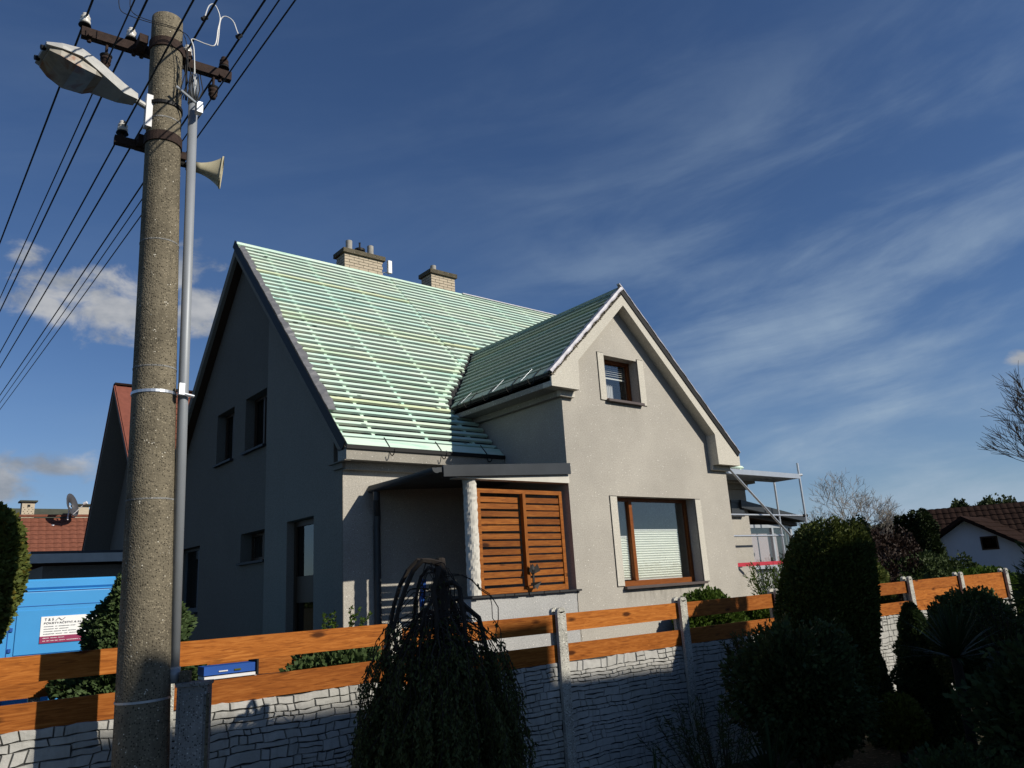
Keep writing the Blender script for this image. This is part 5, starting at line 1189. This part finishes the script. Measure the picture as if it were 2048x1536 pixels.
# bushes beyond the fence on the right
for k, (px, py, r, d, mat, lab) in enumerate(((1762, 1066, .95, 24, 'purple_leaf', 'dark purple-leaved bush left of the two columnar thujas'), (1896, 1119, .75, 23, 'dark_leaf', 'dark bush at the foot of the creeper-covered gable'),
        (1775, 1113, .95, 22, 'purple_leaf', 'dark reddish bush low behind the fence, left of the thujas'), (1840, 1117, .95, 22, 'dark_leaf', 'dark hedge bush below the two columnar thujas'),
        (1722, 1056, 1.5, 60, 'far_leaf', 'rounded green tree far behind the yew column'), (1778, 1050, 1.5, 66, 'far_leaf', 'pale green distant tree left of the columnar thujas'),
        (1876, 1045, 1.3, 55, 'far_leaf', 'rounded distant tree right of the columnar thujas'), (1985, 1003, 1.8, 62, 'far_leaf', 'distant tree top behind the dark roof'), (1917, 1012, .75, 60, 'far_leaf', 'slim pale distant tree above the creeper-clad roof'), (1660, 1072, 2.0, 65, 'far_leaf', 'distant tree just right of the scaffold'))):
    p = rdir(px, py, d); hz = 2.2 if k == 8 else 1.05
    topiary('distant_tree' if d > 30 else 'bush', (p.x, p.y, p.z-r*hz*1.02), (r, r, r*hz), 9000, .085*d/24, mat, lab, 'tree' if d > 30 else 'bush', 1., seed=70+k, lump=.14, thick=.16)
# wooded horizon
R2 = []; g = np.random.default_rng(9); P = []; D = []
for k in range(900):
    az_ = g.uniform(-.5, 2.3); d = g.uniform(190, 270); r = g.uniform(2.6, 4.6); c = (d*math.sin(az_), d*math.cos(az_), GZ+r*.45); p, dd = shell(c, (r*1.6, r*1.6, r*.9), 220, 1., .4, .2, seed=k); P.append(p); D.append(dd)
o = leaves('far_wood', np.concatenate(P), np.concatenate(D), .75, 'far_leaf', None, .5); tag(o, 'low wooded horizon far behind the houses', 'wood', kind='stuff')
def bare_tree(name, base, h, seed, label, mat='grey_twig', spread=.75, levels=6, r0=.16, lean=(0, 0)):
    R_ = Root(name, (base[0], base[1], base[2]), label, 'tree'); g = random.Random(seed); tr = MB(); br = MB()
    def grow(p, d, L_, r, lv):
        pts = [p]; n = 3
        for k in range(n): d = (d+Vector((g.gauss(0, .12), g.gauss(0, .12), .03))).normalized(); pts.append(pts[-1]+d*L_/n)
        (tr if lv > levels-2 else br).tube(pts, [r*(1-.12*k) for k in range(n+1)], 6 if lv > levels-2 else 3, False)
        if lv == 0: return
        for j in range(g.choice([2, 3, 3]) if lv > 1 else 3):
            t_ = g.uniform(.45, 1.); q_ = pts[min(n-1, int(t_*n))].lerp(pts[min(n, int(t_*n)+1)], t_*n-int(t_*n)); a = g.uniform(0, 6.28); o_ = d.orthogonal().normalized(); e_ = d.cross(o_)
            grow(q_, (d+(o_*math.cos(a)+e_*math.sin(a))*spread*g.uniform(.5, 1.1)+Vector((0, 0, .12))).normalized(), L_*g.uniform(.66, .84), max(r*.60, .006), lv-1)
    grow(Vector(base), Vector((lean[0], lean[1], 1)).normalized(), h*.27, r0, levels); R_.part(tr, 'trunk', mat); R_.part(br, 'branches', mat, kind='stuff')
p = rdir(1690, 1120, 36); bare_tree('bare_tree', (p.x, p.y, GZ), 7.4, 4, 'broad leafless tree with pale twigs behind the yew column', 'grey_twig', .85, 8, .12)
p = rdir(2225, 1120, 21); bare_tree('bare_tree', (p.x, p.y, GZ), 8.2, 11, 'tall leafless tree with fine dark branches at the right edge', 'bark', .50, 7, .11, (.0, .02))
# house behind the viewer: its roof and chimney throw the shade over the garden
VH = Root('viewers_house', (13, -8.5, GZ), 'pale gabled house behind the viewer whose roof shades the garden', 'house')
def sh(s_, z_, y_): # a point at depth y_ on the sun ray that lands on the fence at (s_, z_)
    p = fp(s_, z_); t_ = (p.y-y_); return Vector((p.x+.47*t_, y_, p.z+.69*t_))
YB = -5.0; e0 = sh(.80, -.92, YB); e1 = sh(9.9, -1.17, YB)
b = MB(); b.prism([(e0.x, e0.z), (e1.x, e1.z), (e1.x, e1.z-.3), (e0.x, e0.z-.3)], XZ, YB-.04, YB+.005); VH.part(b, 'ridge', 'clay')
b = MB(); nx = 4
b.add([(e0.x, YB, e0.z-.05), (e1.x, YB, e1.z-.05), (e1.x, YB+1.5, e1.z-1.6), (e0.x, YB+1.5, e0.z-1.6), (e1.x, YB-5, e1.z-4.6), (e0.x, YB-5, e0.z-4.6)], [(0, 3, 2, 1), (0, 1, 4, 5)]); VH.part(b, 'roof', 'clay')
b = MB(); b.box((e0.x+.2, YB-4.6, GZ), (e1.x-.2, YB+1.2, e1.z-2.2)); VH.part(b, 'wall', 'stucco')
c0_ = sh(4.95, -.42, YB+.3); c1_ = sh(5.66, -.42, YB+.3); b = MB(); b.box((c0_.x, YB-.3, c0_.z-1.5), (c1_.x, YB+.3, c0_.z)); b.box((c0_.x+.25, YB-.1, c0_.z), (c0_.x+.45, YB+.1, c0_.z+.1)); VH.part(b, 'chimney', 'brick_sand')
SC.render.resolution_x = 1024; SC.render.resolution_y = 768
